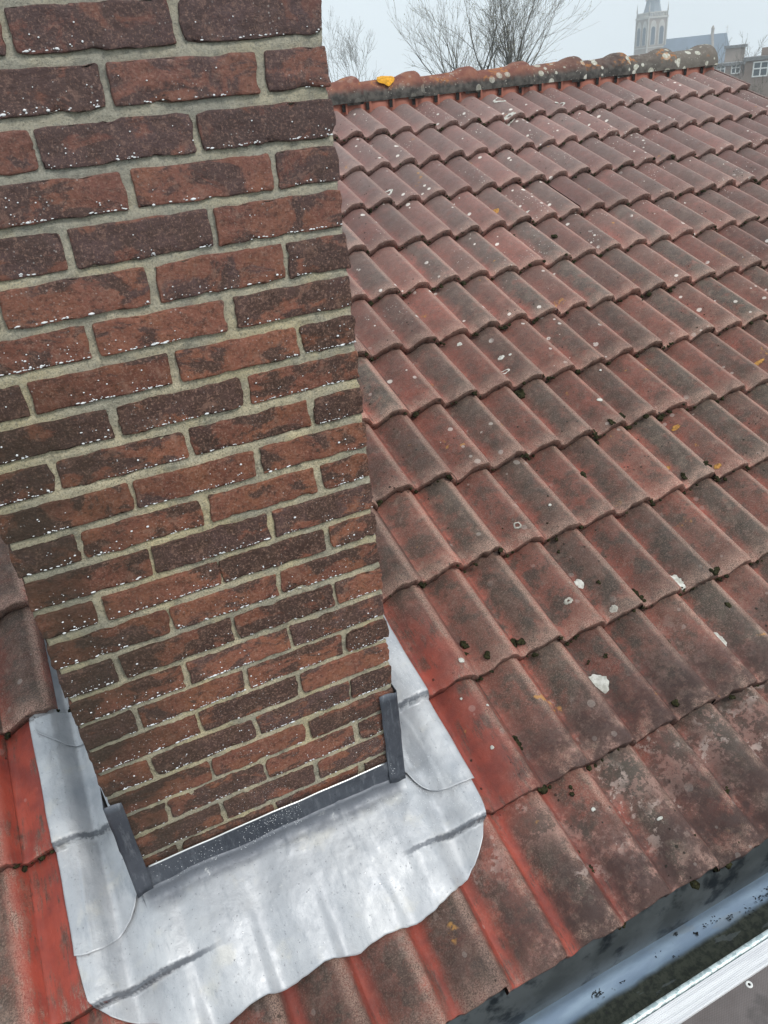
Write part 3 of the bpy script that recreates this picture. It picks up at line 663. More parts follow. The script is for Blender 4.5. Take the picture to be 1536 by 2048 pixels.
# ------------------------------------------------------------------ lead flashing
lead = thing("lead_flashing", "dull silver lead sheet dressed over the tiles around the chimney foot", "lead flashing", (-.325, -.1, -1.65))
LXL, LXR = CX0 - P0[0], CX1 - P0[0]; SF = -P0[1] / UP[1]
def lead_h(x, s, amp=1.0):
    """sheet dressed over the tile waves and steps, softened"""
    x, s = np.broadcast_arrays(np.asarray(x, float), np.asarray(s, float))
    def mx_(xx, ss): return np.max([tile_h(xx + a, ss + b) for a in (-.005, 0, .005) for b in (-.006, 0, .006)], axis=0)
    h = 0; wts = 0
    for ds, w_ in ((-.006, 1), (-.002, 2), (.002, 2), (.006, 1)):
        for dx, w2 in ((-.014, 1), (0, 2), (.014, 1)):
            h = h + w_ * w2 * mx_(x + dx, s + ds); wts += w_ * w2
    h = h / wts
    # in front of the stack the sheet bridges the step and only follows the waves softly
    lvl = np.interp(s, [.19, .30, .345, .38, .50], [-.0150, -.005, .0015, .0025, -.004]); amp_ = np.interp(s, [.19, .26, .36, .48], [.9, .55, .26, .03]) * (.75 + .5 * vnoise(x * 4, 7.7))
    hc = lvl + prof((x + .010) / W) * amp_ * (1 + .25 * vnoise(x * 5, 2.2)); cm = sm(-1.0, -.86, x) * sm(-.22, -.36, x) * sm(.53, .50, s)
    up3 = (s > 3 * GA - .012); h = np.where(up3, prof(x / W) - LIFT * (s / GA - 2) - .004 - .05 * (s > 3 * GA + .09) * (x > -.6), h)
    h = h * (1 - cm) + np.maximum(hc, tile_h(x, s) + .001) * cm
    cr = np.clip(1 - np.abs(fbm(x * 7 + 3, s * 2.5 + x * 2, 0, 61, 2)) * 9, 0, 1) * .0035 * sm(.15, .6, vnoise(x * 5, s * 6, 4))
    h = h + cr + .0040 * (1 + fbm(x * 7, s * 5, 0, 31)) + .0010 * fbm(x * 26, s * 9, 0, 33) * amp + .0005 * fbm(x * 60, s * 60, 0, 35)
    return np.where(up3, h, np.maximum(h, np.maximum(tile_h(x, s), tile_h(x, s + .010)) + .0005)) + .0040
AL = [(-1.1165, .433), (-1.119, .391), (-1.116, .351), (-1.102, .334), (-1.082, .311), (-1.05, .285), (-1.0, .258), (-.95, .225), (-.90, .203), (-.871, .195), (-.822, .206), (-.776, .21), (-.75, .203), (-.701, .206), (-.644, .215),
      (-.605, .207), (-.565, .197), (-.548, .202), (-.509, .205), (-.464, .202), (-.428, .196), (-.378, .204), (-.321, .22), (-.268, .233), (-.225, .264), (-.191, .299), (-.163, .341), (-.155, .37), (-.152, .42)]
ALx = np.array([p[0] for p in AL]); ALs = np.array([p[1] for p in AL]); ALx[1] = -1.1162; ALx[0] = -1.1185; ALx[2] = -1.113
xs = np.unique(np.concatenate([np.linspace(-1.1185, -1.09, 10), np.linspace(-1.09, -.19, 210), np.linspace(-.19, -.152, 16), [LXL, LXR]]))
xs = np.clip(xs, -1.1185, -.152)
def slow(x): return np.interp(x, ALx, ALs) + .0012 * vnoise(x * 80, 3)
S1 = SF - .034; nr = 60
t = np.linspace(0, 1, nr)
X = np.tile(xs, (nr, 1)); S = slow(xs)[None, :] * (1 - t[:, None]) + S1 * t[:, None]
g = G(); A = rp(X, S, lead_h(X, S)); g.grid(A)
mL = xs <= LXL + 1e-6; mR = xs >= LXR - 1e-6; mC = (xs >= LXL - 1e-6) & (xs <= LXR + 1e-6)
for mm in (mL, mR):
    xo = xs[mm]; S2 = np.linspace(S1, SF + .09, 8)[:, None] + 0 * xo; Xo = np.tile(xo, (8, 1)); Q = rp(Xo, S2, lead_h(Xo, S2)); g.grid(Q)
xc = xs[mC]; base = rp(xc, S1 + 0 * xc, lead_h(xc, S1 + 0 * xc)); rows = [base]
YF = -.007; ztop = -1.499 + .0015 * fbm(xc * 12, 0, 0, 4)
for k in range(1, 7):                                # fillet into the upstand
    a = k / 6 * math.pi / 2; p = base.copy(); y0 = base[:, 1]; z0 = base[:, 2]
    zf = z0 + .044
    p[:, 1] = y0 + (YF - y0) * math.sin(a); p[:, 2] = z0 + (zf - z0) * (1 - math.cos(a)); rows.append(p)
for k in range(1, 10):
    p = rows[6].copy(); tt = k / 9; p[:, 2] = rows[6][:, 2] * (1 - tt) + ztop * tt; p[:, 1] = YF - .0015 * fbm(xc * 14, tt * 3, 0, 6) - (.0015 if k == 9 else 0); rows.append(p)
gu = G(); gu.grid(np.array(rows)[5:]); g.grid(np.array(rows)[:6])
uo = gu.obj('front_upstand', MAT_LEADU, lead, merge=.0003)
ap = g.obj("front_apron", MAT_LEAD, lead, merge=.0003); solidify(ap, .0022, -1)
g = G(); pts = [np.array([x, YF - .0028, z + .0008]) for x, z in zip(xc + P0[0], ztop) if -.622 < x < -.042]; g.tube(pts[::3], [.0024] * len(pts[::3]), 6)
g.obj("bright_top_edge", simple("burnished_lead", (.85, .86, .86), .3, 1.0, var=.05), lead)

def side_flash(name, outer, inner, curve, s_top, sgn, extra, wall=True, hgt=.19):
    """curve: (x, s) points of the lower edge; inner edge turns up the chimney's side"""
    cx = np.array([p[0] for p in curve]); cs = np.array([p[1] for p in curve]); o_ = np.argsort(cx); cx, cs = cx[o_], cs[o_]
    n = 46; xx = np.linspace(min(outer, inner), max(outer, inner), n); nn = 220
    t = np.linspace(0, 1, nn); X = np.tile(xx, (nn, 1)); S = np.interp(xx, cx, cs)[None, :] * (1 - t[:, None]) + s_top * t[:, None]
    # outer edge not perfectly straight
    wv = .0022 * fbm(S * 6, 0 * S, 0, int(50 + sgn)); fade = np.abs(X - inner) / abs(outer - inner); X = X + wv * fade
    H = lead_h(X, S) + extra + .0045 * np.exp(-(S - S[0][None, :]) / .010) * (.6 + .4 * vnoise(X * 30, 5)); g = G(); A = rp(X, S, H); g.grid(A)
    if wall:
        k = 0 if xx[0] == inner else -1; ed = A[:, k]; rows = [ed]; ok = ed[:, 1] > -.003
        ed2 = ed[ok]; rows = [ed2]
        for q in range(1, 6):
            a = q / 5 * math.pi / 2; p = ed2.copy(); p[:, 0] = ed2[:, 0] + sgn * .003 * math.sin(a); p[:, 2] = ed2[:, 2] + .02 * (1 - math.cos(a)); rows.append(p)
        for q in range(1, 8):
            p = rows[5].copy(); p[:, 2] += hgt * q / 7; rows.append(p)
        g.grid(np.array(rows), flip=(sgn > 0))
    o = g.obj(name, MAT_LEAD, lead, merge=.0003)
    return solidify(o, .0024, 1)
side_flash("side_flashing", -1.120, LXL - .006, [(-1.120, .442), (-1.107, .436), (-1.094, .433), (-1.064, .432), (-1.032, .444), (-1.0, .466), (-.985, .487), (-.9727, .512)], 1.30, 1, .0036)
side_flash("side_flashing", -.147, LXR + .006, [(-.147, .429), (-.17, .428), (-.193, .43), (-.216, .432), (-.239, .438), (-.258, .450), (-.278, .468), (-.29, .486), (-.299, .51), (-.3027, .52)], 1.30, -1, .0036)
side_flash("upper_lap", -1.108, LXL - .006, [(-1.108, .985), (-1.104, .972), (-1.079, .946), (-1.052, .923), (-1.018, .911), (-.973, .905)], 1.34, 1, .0072)
# dark strips folded round the front corners
def strip(xa, xb, corner, zt, zbA, zbB):
    g = G(); zs = np.linspace(0, 1, 14); P = []
    for q in zs:
        fl = .006 * max(0, (q - .82) / .18) ** 1.6
        zA = zt * (1 - q) + zbA * q; zB = (zt - .004) * (1 - q) + zbB * q
        xs_ = np.linspace(xa, xb, 7); sg = 1 if corner > -.3 else -1
        row = [(x + .0012 * float(vnoise(q * 9, x * 20)), -.0080 - fl - .0030 * float(vnoise(q * 17, x * 50, 4)), zA + (zB - zA) * i / 6) for i, x in enumerate(xs_)]
        if sg > 0: row += [(xb + .001, -.005, row[-1][2]), (xb + .001, .05, row[-1][2])]
        else: row = [(xa + .002, .05, row[0][2]), (xa + .001, -.005, row[0][2])] + row
        P.append(row)
    g.grid(np.array(P), flip=True); o = g.obj("corner_strip", MAT_LEAD2, lead); return solidify(o, .0008, -1)
strip(-.660, -.624, -.65, -1.287, -1.572, -1.566)
strip(-.040, .004, 0, -1.288, -1.572, -1.578)
# rain beads on the lead
g = G()
for q in range(2600):
    m_ = rng.random()
    if m_ < .45: x, s = rng.uniform(LXR + .01, -.16), rng.uniform(.45, 1.0)
    elif m_ < .55: x, s = rng.uniform(LXR - .12, -.17), rng.uniform(.35, .47)
    else: x, s = None, None
    if x is not None:
        if vnoise(x * 16, s * 10, 3) < -.15: continue
        p = rp(x, s, float(lead_h(np.array(x), np.array(s))) + .0062)
    else:
        xw = -.62 + .60 * rng.random() ** .6; xw = round(xw / .008) * .008 + rng.normal(0, .0014) if rng.random() < .4 else xw
        if vnoise(xw * 9, 1, 3) < -.35 or rng.random() < .4: continue
        p = np.array([xw, YF - .0032, rng.uniform(-1.575, -1.505)])
    rad = rng.uniform(.0004, .0009); g.add(p + IV1 * rad, IF1)
for q in range(420):
    x, s = rng.uniform(-1.11, -.2), rng.uniform(.22, .48) if rng.random() < .6 else rng.uniform(.45, .95)
    if s > .47 and x > -.98: continue
    g.add(rp(x, s, float(lead_h(np.array(x), np.array(s))) + (.0058 if s > .47 else .0024)) + IV1 * rng.uniform(.0004, .0010) * np.array([1, 1, .6]), IF1, 1)
ld = g.obj("rain_beads", [MAT_BEAD, simple("clear_bead", (.35, .37, .4), .1, 1.0)], lead, label="fine rain beads scattered over the lead"); ld["kind"] = "stuff"

# ------------------------------------------------------------------ gutter
ZG = P0[2] - .20; YB = -.452; YR = -.614; ZR = P0[2] - .032; GX0, GX1 = -1.85, 4.2
gut = thing("box_gutter", "wide dark zinc box gutter with wet bottom below the tile edge", "gutter", (1.0, -.53, ZG))
def gutter_material(kind_):
    m = M("gutter_" + kind_, .5, .0); px, py, pz = m.sep(m.pos())[:3]
    if kind_ == "back":
        m.b.inputs["Metallic"].default_value = .6
        col = m.mix(m.ss(m.noise(8, 5), .4, .6), (.11, .125, .13), (.17, .19, .20))
        col = m.mix(m.ss(m.noise(13, 5, .6, v=m.map(scale=(1, 1.5, 1.2), add=(1, 2, 4))), .50, .66, 0, .9), col, (.012, .018, .026))
        ro = .55
    else:
        m.b.inputs["Metallic"].default_value = .75
        wet = m.mix(m.ss(m.noise(9, 4, v=m.map(scale=(1, 4, 1))), .35, .65), (.17, .225, .30), (.22, .285, .36))
        mud = m.mix(m.ss(m.noise(60, 6, .7), .4, .6), (.020, .024, .014), (.065, .070, .045))
        yy = m.ma('ADD', py, m.ma('MULTIPLY', m.ma('SUBTRACT', m.noise(14, 4), .5), .014))
        f = m.ss(yy, -.497, -.512); col = m.mix(f, wet, mud)
        sc = m.ma('MULTIPLY', m.ss(m.noise(7, 5, v=m.map(scale=(1, 4, 1), add=(2, 2, 2))), .60, .63), .35); col = m.mix(sc, col, (.22, .24, .25))
        d, dc = m.vor(75); col = m.mix(m.ma('MULTIPLY', m.ss(d, .2, .12), m.ss(m.noise(12, 2), .58, .64)), col, (.02, .02, .02))
        m.put(m.b.inputs["Metallic"], m.ma('SUBTRACT', .8, m.ma('MULTIPLY', f, .8)))
        ro = m.ma('MULTIPLY_ADD', f, .25, .36)
    return m.out(col, ro, m.bump(m.noise(14, 2), .0006, .5))
xg = np.linspace(GX0, GX1, 120)
def sweep(name, pr, mat, parent, n=120, flip=False, thick=0, x0=GX0, x1=GX1, amp=.0):
    g = G(); xx = np.linspace(x0, x1, n); P = np.array([[(x, y + amp * float(vnoise(x * 3, y * 9)), z + amp * float(vnoise(x * 4, y * 9, 2))) for (y, z) in pr] for x in xx])
    g.grid(P, flip=flip); o = g.obj(name, mat, parent, smooth=True)
    if thick: solidify(o, thick)
    return o
sweep("back_plate", [(YB + .015, P0[2] - .045), (YB + .004, P0[2] - .09), (YB, ZG + .0125), (YB, ZG)], gutter_material("back"), gut, amp=.001, flip=True)
bot = [(YB + .0, ZG + .0112)] + [(YB - .060 * t, ZG + .0055 * (1 + math.cos(math.pi * t))) for t in np.linspace(.04, 1, 12)] + [(YB - .075, ZG), (YR + .004, ZG), (YR + .002, ZG + .05), (YR + .001, ZR)]
sweep("trough", bot, gutter_material("bottom"), gut, amp=.0008, flip=True)
m = M("frosted_zinc", .45, .7); d, dc = m.vor(130, feat='F1')
MAT_FROST = m.out(m.mix(m.ss(m.sep(dc)[0], .2, .8), (.36, .44, .45), (.60, .68, .68)), None, m.bump(m.noise(60, 3), .002))
sweep("front_rim", [(YR, ZR), (YR - .001, ZR + .0015), (YR - .0135, ZR + .0018), (YR - .0145, ZR - .02), (YR - .0145, ZG - .01)], MAT_FROST, gut, flip=True)
MAT_DEB = simple("gutter_debris_mat", (.016, .015, .012), .9, var=.5, scale=200); 
g = G()
for (x, y, n_, sp) in [(.80, -.485, 26, .014), (.76, -.490, 14, .010), (.62, -.478, 7, .008), (.655, -.492, 14, .006), (.50, -.462, 8, .004), (.55, -.484, 9, .004), (.58, -.480, 7, .004), (.24, -.482, 30, .007), (.31, -.488, 4, .004), (.46, -.500, 4, .003), (.42, -.486, 3, .01), (.7, -.50, 8, .01), (.9, -.485, 20, .02), (1.1, -.48, 30, .03), (.05, -.485, 20, .02)]:
    for q in range(n_):
        p = np.array([x + rng.normal(0, sp), y + rng.normal(0, sp * .6), ZG + .002 + .011 * max(0, 1 - (YB - y) / .06)])
        d_ = rng.normal(0, 1, 3) * np.array([1, 1, .3]); d_ = d_ / np.linalg.norm(d_) * rng.uniform(.0008, .0032)
        g.tube([p - d_, p + d_ * .1 + [0, 0, .001], p + d_], [.0007, .0011, .0005], 4)
deb = g.obj("debris", MAT_DEB, gut, label="black crumbs of moss and twigs lying in the gutter"); deb["kind"] = "stuff"

# ------------------------------------------------------------------ scaffold platform
sca = thing("scaffold_platform", "brown textured scaffold deck with white ribbed metal edge beside the gutter", "scaffold platform", (.4, -1.0, ZR))
MAT_ALU = M("white_aluminium", .42, .35); d_ = MAT_ALU.noise(40, 5, v=MAT_ALU.map(scale=(.15, 4, 1)))
MAT_ALU = MAT_ALU.out(MAT_ALU.mix(MAT_ALU.ss(d_, .35, .65), (.66, .66, .68), (.80, .80, .81)), None, MAT_ALU.bump(MAT_ALU.noise(300, 3, v=MAT_ALU.map(scale=(.1, 1, 1))), .0005))
ye = -.6305; pr = [(ye, ZR - .06), (ye, ZR + .0035)]
y = ye
for k in range(11):                               # ribbed tread edge
    pr += [(y - .0006, ZR + .0048), (y - .0026, ZR + .0048), (y - .0030, ZR + .0036), (y - .0036, ZR + .0036)]; y -= .0036
pr += [(y - .001, ZR + .0048), (y - .002, ZR + .0005)]
sweep("edge_profile", pr, MAT_ALU, sca, n=4, x0=-1.3, x1=1.9, flip=True).data.polygons.foreach_set("use_smooth", [False] * 3 * (len(pr) - 1))
m = M("film_faced_board", .5); d, dc = m.vor(300, v=m.map(scale=(1, 1, 1), rot=(0, 0, .78)), rnd=.0)
col = m.mix(m.ss(m.noise(9, 5), .35, .65), (.115, .095, .090), (.165, .14, .135)); col = m.mix(m.ss(d, .35, .55, 0, .5), col, (.05, .04, .04)); col = m.mix(m.ss(m.noise(6, 4, v=m.map(add=(3, 1, 0))), .6, .66, 0, .6), col, (.05, .042, .04))
MAT_BOARD = m.out(col, m.ss(m.noise(30, 3), .3, .7, .35, .6), m.bump(d, .0012, 1))
g = G(); g.box(-1.3, 1.9, -1.33, y - .002, ZR - .012, ZR + .0012); g.obj("deck_board", MAT_BOARD, sca, smooth=False)
MAT_WASH = simple("washer_white", (.72, .72, .70), .5, var=.1)
for xr in (-.75, -.15, .473, 1.1, 1.7):
    g = G(); P = []
    for (r_, z_) in ((.0075, 0), (.0072, .0014), (.0045, .0018), (.0034, .0012), (.0030, .0006)):
        P.append([(xr + r_ * math.cos(a), -.6815 + r_ * math.sin(a), ZR + .0014 + z_) for a in np.linspace(0, 2 * math.pi, 25)])
    g.grid(np.array(P)); g.add([(xr + .003 * math.cos(a), -.6815 + .003 * math.sin(a), ZR + .0021) for a in np.linspace(0, 2 * math.pi, 12, endpoint=False)], [tuple(range(12))], 1)
    g.obj("rivet", [MAT_WASH, MAT_SLOT], sca)
MAT_STEEL = simple("galvanised_tube", (.45, .46, .47), .4, 1.0)
for xt in (-1.25, 1.85):
    for yt in (-.66, -1.31): g = G(); g.tube([(xt, yt, -7.5), (xt, yt, ZR - .02)], [.024, .024], 10); g.obj("standard_tube", MAT_STEEL, sca)
    g = G(); g.tube([(xt, -.64, ZR - .045), (xt, -1.34, ZR - .045)], [.024, .024], 10); g.obj("cross_tube", MAT_STEEL, sca)

# ------------------------------------------------------------------ background
GZ = -7.5
m = M("ground_mix", .95); MAT_GROUND = m.out(m.mix(m.ss(m.noise(.05, 5), .42, .58), (.06, .075, .035), (.075, .07, .065)))
g = G(); g.grid(np.array([[(x, y, GZ) for x in np.linspace(-900, 900, 7)] for y in np.linspace(-900, 900, 7)]), flip=True)
go = g.obj("ground", MAT_GROUND, smooth=False); kind(go, "structure", "flat ground of grass and paving around the houses")

def dirv(az, el=0.0): a, e = R(az), R(el); return np.array([math.sin(a) * math.cos(e), math.cos(a) * math.cos(e), math.sin(e)])
def at(az, dist, z): p = np.array(CAM) + dirv(az) * dist; return np.array([p[0], p[1], z])
MAT_BARK = simple("grey_bark", (.095, .084, .068), .95, var=.3, scale=5)
MAT_TWIG = simple("twig_bark", (.15, .135, .11), .95, var=.3, scale=5)
MAT_BUD = simple("spring_buds", (.26, .25, .13), .9, var=.4, scale=3); MAT_BUD2 = simple("fallow_buds", (.13, .12, .065), .9, var=.4)
def bare_tree(name, label, base, stems, height, maxd, seed, bud=1.0, group=None, spread=1.0, rmul=1.0, twig=.006, nks=(6, 5, 4, 3), root_z=None):
    rg = random.Random(seed); t = thing(name, label, "tree", tuple(base), group); gt, gw, gb = G(), G(), G()
    def grow(p, d, L, r, lev):
        n = 4 if lev < 2 else 3; pts = [p]; rr = [r]; q = p.copy(); dd = d.copy(); kids = []
        for i in range(n):
            dd = dd + np.array([rg.gauss(0, .13), rg.gauss(0, .13), rg.gauss(0, .09) + (.05 if lev else .03)]); dd /= np.linalg.norm(dd)
            q = q + dd * L / n; pts.append(q.copy()); rr.append(max(r * (1 - .55 * (i + 1) / n), twig * .55)); kids.append((q.copy(), dd.copy(), rr[-1]))
        (gt if lev < 2 else gw).tube(pts, rr, 5 if lev < 2 else 3)
        if lev >= maxd:
            if rg.random() < bud:
                for k in range(rg.choice((1, 2, 2, 3))):
                    c = pts[rg.randrange(1, len(pts))] + np.array([rg.gauss(0, .02) for _ in range(3)]); s_ = rg.uniform(.014, .030)
                    a = np.array([rg.gauss(0, 1) for _ in range(3)]); a /= np.linalg.norm(a); b = np.cross(a, (0, 0, 1.)); b /= np.linalg.norm(b) + 1e-9
                    gb.add([c - a * s_, c + b * s_ * .6, c + a * s_ * 1.2, c - b * s_ * .6], [(0, 1, 2, 3)])
            return
        nk = nks[lev]
        for k in range(nk):
            i = rg.randrange(0 if lev > 1 else 0, n); c, cd, cr = kids[i]
            if k == 0: c, cd, cr = kids[-1]
            ang = rg.uniform(.3, .75) * spread * (.35 if k == 0 else 1); ax = np.array([rg.gauss(0, 1), rg.gauss(0, 1), rg.gauss(0, .4)]); ax -= ax @ cd * cd; ax /= np.linalg.norm(ax)
            nd = cd * math.cos(ang) + ax * math.sin(ang); nd[2] += .04; nd /= np.linalg.norm(nd)
            grow(c, nd, L * rg.uniform(.52, .76), max(cr * rg.uniform(.5, .75), twig * .6), lev + 1)
    if root_z is not None:
        b0 = np.array(base, float)
        for (off, tilt, az_, k) in stems: gt.tube([b0 + np.array(off) * .3, b0 + np.array(off) * .7 + np.array([0, 0, (root_z - b0[2]) * .6]), np.array([b0[0], b0[1], root_z]) + np.array(off)], [rmul * .16, rmul * .13, rmul * .11], 6)
        base = (b0[0], b0[1], root_z)
    for (off, tilt, az_, k) in stems:
        d = np.array([math.sin(tilt) * math.cos(az_), math.sin(tilt) * math.sin(az_), math.cos(tilt)])
        grow(np.array(base) + np.array(off), d, height * k, rmul * .11, 0)
    gt.obj("trunk", MAT_BARK, t); gw.obj("branches", MAT_TWIG, t)
    if gb.n: kind(gb.obj("buds", MAT_BUD if bud > .9 else MAT_BUD2, t), "stuff")
    return t
D1 = 34.0; side = np.array([math.cos(R(32.5)), -math.sin(R(32.5)), 0])   # screen-right direction at the big tree
st = []
for (az_, lean) in ((30.6, -.15), (31.1, -.08), (31.7, -.14), (32.3, -.03), (32.9, .02), (33.3, .04), (34.1, .05), (34.6, .10), (35.0, .14)):
    o_ = side * (D1 * math.tan(R(az_ - 32.5)) * .62) + np.array([0, random.uniform(-.6, .6), 0]); a_ = math.atan2(side[1], side[0]) + (math.pi if lean < 0 else 0)
    st.append((o_, abs(lean) + .02, a_, .42 + random.uniform(-.02, .03)))
bare_tree("bare_tree", group="bare trees beyond the roof", label="large bare multi-stemmed tree with fine budding twigs above the roof ridge", base=at(32.5, D1, GZ), stems=st, height=6.6, maxd=4, seed=12, bud=1.0, spread=.92, rmul=.85, twig=.0060, nks=(4, 5, 4, 3), root_z=-2.6)
D2 = 62.0; side = np.array([math.cos(R(23.5)), -math.sin(R(23.5)), 0]); st = []
for (az_, lean) in ((22.2, -.10), (23.3, .03), (24.3, .12)):
    o_ = side * (D2 * math.tan(R(az_ - 23.5)) * .7); st.append((o_, abs(lean), math.atan2(side[1], side[0]) + (math.pi if lean < 0 else 0), .50))
bare_tree("bare_tree", group="bare trees beyond the roof", label="small faint bare tree far off between the chimney and the large tree", base=at(23.5, D2, GZ), stems=st, height=5.4, maxd=4, seed=9, bud=0, spread=1.0, rmul=.6, twig=.011, nks=(4, 4, 4, 3), root_z=-2.6)
D3 = 60.0; side = np.array([math.cos(R(26.6)), -math.sin(R(26.6)), 0])
bare_tree("bare_tree", group="bare trees beyond the roof", label="low faint bare treetop just showing left of the large tree", base=at(26.4, D3, GZ), stems=[((0, 0, 0), .05, 0, .45), ((1, 0, 0), .15, 0, .42)], height=2.8, root_z=-2.6, maxd=4, seed=19, bud=0, spread=.9, rmul=.8, twig=.012, nks=(4, 4, 3, 3))
D4 = 40.0
bare_tree("bare_tree", group="bare trees beyond the roof", label="bare tree with arching twigs at the right edge in front of the houses", base=at(49.3, D4, GZ), stems=[((0, 0, 0), .1, 2.5, .42), ((.6, 0, 0), .2, 5.5, .40), ((-.8, .5, 0), .15, 3.0, .40)], height=4.4, root_z=-5.0, maxd=4, seed=23, bud=.5, spread=1.0, rmul=.6, twig=.009, nks=(4, 4, 3, 3))
bare_tree("bare_tree", group="bare trees beyond the roof", label="greyish bare tree in front of the blank brick block beyond the ridge end", base=at(47.0, 75, GZ), stems=[((0, 0, 0), .1, 2.5, .45), ((1.5, -.6, 0), .1, 5.5, .45), ((-1.5, .5, 0), .12, 3.0, .42)], height=5.0, root_z=-4.6, maxd=4, seed=29, bud=.7, spread=1.0, rmul=.7, twig=.014, nks=(4, 4, 3, 3))

# church, about 260 m off
CDIST = 260.0; cc_ = at(42.45, CDIST, GZ); vz = np.array([0, 0, 1.])
fwd = dirv(42.45); rgt = np.array([fwd[1], -fwd[0], 0])
church = thing("church", "hazy stone church with square belfry tower and long slate roof on the horizon", "church", tuple(cc_))
MAT_STONE = simple("church_stone", (.34, .27, .22), .9, var=.12, scale=.6); MAT_TRIM = simple("church_trim", (.55, .52, .47), .9, var=.08, scale=.6)
MAT_SLATE = simple("church_slate", (.12, .17, .24), .7, var=.12, scale=.5); MAT_LOUV = simple("belfry_louvre", (.06, .09, .13), .8); MAT_COPPER = simple("spire_lead", (.22, .26, .30), .6, var=.1, scale=.6)
zel = lambda el, D=CDIST: CAM.z + D * math.tan(R(el))
ca, sa = math.cos(R(34)), math.sin(R(34)); e1 = rgt * ca + fwd * sa; e2 = -rgt * sa + fwd * ca       # tower axes: left face narrower
HW = 2.9                                                                 # half width
def cpt(a, b, z): p = cc_ + e1 * a + e2 * b; return (p[0], p[1], z)
def cbox(g, a0, a1, b0, b1, z0, z1, mat=0):
    v = [cpt(a, b, z) for a in (a0, a1) for b in (b0, b1) for z in (z0, z1)]
    g.add(v, [(0, 1, 3, 2), (4, 6, 7, 5), (0, 4, 5, 1), (2, 3, 7, 6), (0, 2, 6, 4), (1, 5, 7, 3)], mat)
zb0, zb1 = zel(.72), zel(2.22)
g = G(); cbox(g, -HW, HW, -HW, HW, GZ, zb1); g.obj("tower", MAT_STONE, church, smooth=False)
g = G(); cbox(g, -HW - .12, HW + .12, -HW - .12, HW + .12, zb0 - .25, zb0); cbox(g, -HW - .25, HW + .25, -HW - .25, HW + .25, zb1 - .1, zb1 + .35); 
for a in (-1, 1):
    for b in (-1, 1): cbox(g, a * HW - .16, a * HW + .16, b * HW - .16, b * HW + .16, GZ, zb1 - .1)
g.obj("stone_bands", MAT_TRIM, church, smooth=False)
zp = zb1 + .35; g = G()
for k in range(13):
    t_ = -HW + 2 * HW * k / 12
    for (a0, b0) in ((t_, -HW), (t_, HW), (-HW, t_), (HW, t_)): cbox(g, a0 - .10, a0 + .10, b0 - .10, b0 + .10, zp, zp + .8)
for (a0, a1, b0, b1) in ((-HW, HW, -HW - .12, -HW + .12), (-HW, HW, HW - .12, HW + .12), (-HW - .12, -HW + .12, -HW, HW), (HW - .12, HW + .12, -HW, HW)): cbox(g, a0, a1, b0, b1, zp + .8, zp + 1.05)
g.obj("parapet", MAT_TRIM, church, smooth=False)
for a in (-1, 1):
    for b in (-1, 1):
        g = G(); p = np.array(cpt(a * HW, b * HW, zp)); g.tube([p, p + vz * 1.2, p + vz * 1.25, p + vz * 3.3], [.16, .14, .2, .02], 6); g.obj("pinnacle", MAT_TRIM, church)
def lancet(w2, z0, zs, zt, n=5):
    pts = [(-w2, z0), (w2, z0), (w2, zs)] + [(w2 * math.cos(t), zs + (zt - zs) * math.sin(t)) for t in np.linspace(.3, math.pi - .3, n)] + [(-w2, zs)]
    pts[3 + n // 2] = (0, zt); return pts
def wall_shape(g, pts, centre, axis, outd, d0, d1, mat=0):
    n = len(pts); v = []
    for dd in (d0, d1):
        for (x, z) in pts:
            a, b = (centre + x, outd * (HW + dd)) if axis == 0 else (outd * (HW + dd), centre + x); v.append(cpt(a, b, z))
    g.add(v, [tuple(range(n)), tuple(range(n, 2 * n))[::-1]] + [(i, (i + 1) % n, (i + 1) % n + n, i + n) for i in range(n)], mat)
zw0, zw1, zw2 = zb0 + .5, zel(1.62), zel(1.78)
for axis, outd in ((0, -1), (1, -1), (0, 1), (1, 1)):
    for cx_ in (-1.32, 1.32):
        g = G(); wall_shape(g, lancet(.95, zw0 - .1, zw1 + .6, zw2 + 1.5), cx_, axis, outd, -.1, .10); fr_ = g.obj("window_surround", MAT_TRIM, church, smooth=False)
        g = G(); wall_shape(g, lancet(.62, zw0, zw1, zw2), cx_, axis, outd, .0, .16); g.obj("belfry_window", MAT_LOUV, church, smooth=False)
g = G()                                        # flared octagonal spire
rings = [(HW * 1.0, zp + .1), (HW * .80, zp + 1.4), (HW * .66, zp + 3.0), (HW * .56, zp + 5.0), (HW * .48, zp + 8), (HW * .30, zp + 16), (.05, zp + 27)]
P = [[cpt(r_ * math.cos(a), r_ * math.sin(a), z) for a in np.linspace(0, 2 * math.pi, 9) + math.pi / 8] for r_, z in rings]
g.grid(np.array(P)); g.obj("spire", MAT_COPPER, church, smooth=False)
for k in range(8):
    a = k * math.pi / 4; g = G(); r_ = HW * .60; c = np.array(cpt(r_ * math.cos(a), r_ * math.sin(a), zp + 4.3)); o = np.array(cpt(math.cos(a), math.sin(a), 0)) - np.array(cpt(0, 0, 0)); tn = np.cross(o, vz)
    v = [c + tn * .35 * sx - vz * .5 for sx in (-1, 1)] + [c + tn * .35 * sx + vz * .35 for sx in (1, -1)] + [c + vz * .9]; v2 = [p + o * .3 for p in v]; v2 = [v2[0], v2[1], v2[2], v2[4], v2[3]]; v = [v[0], v[1], v[2], v[4], v[3]]
    g.add(v + v2, [(5, 6, 7, 8, 9)] + [(i, (i + 1) % 5, (i + 1) % 5 + 5, i + 5) for i in range(5)]); g.obj("spire_lucarne", MAT_TRIM, church, smooth=False)
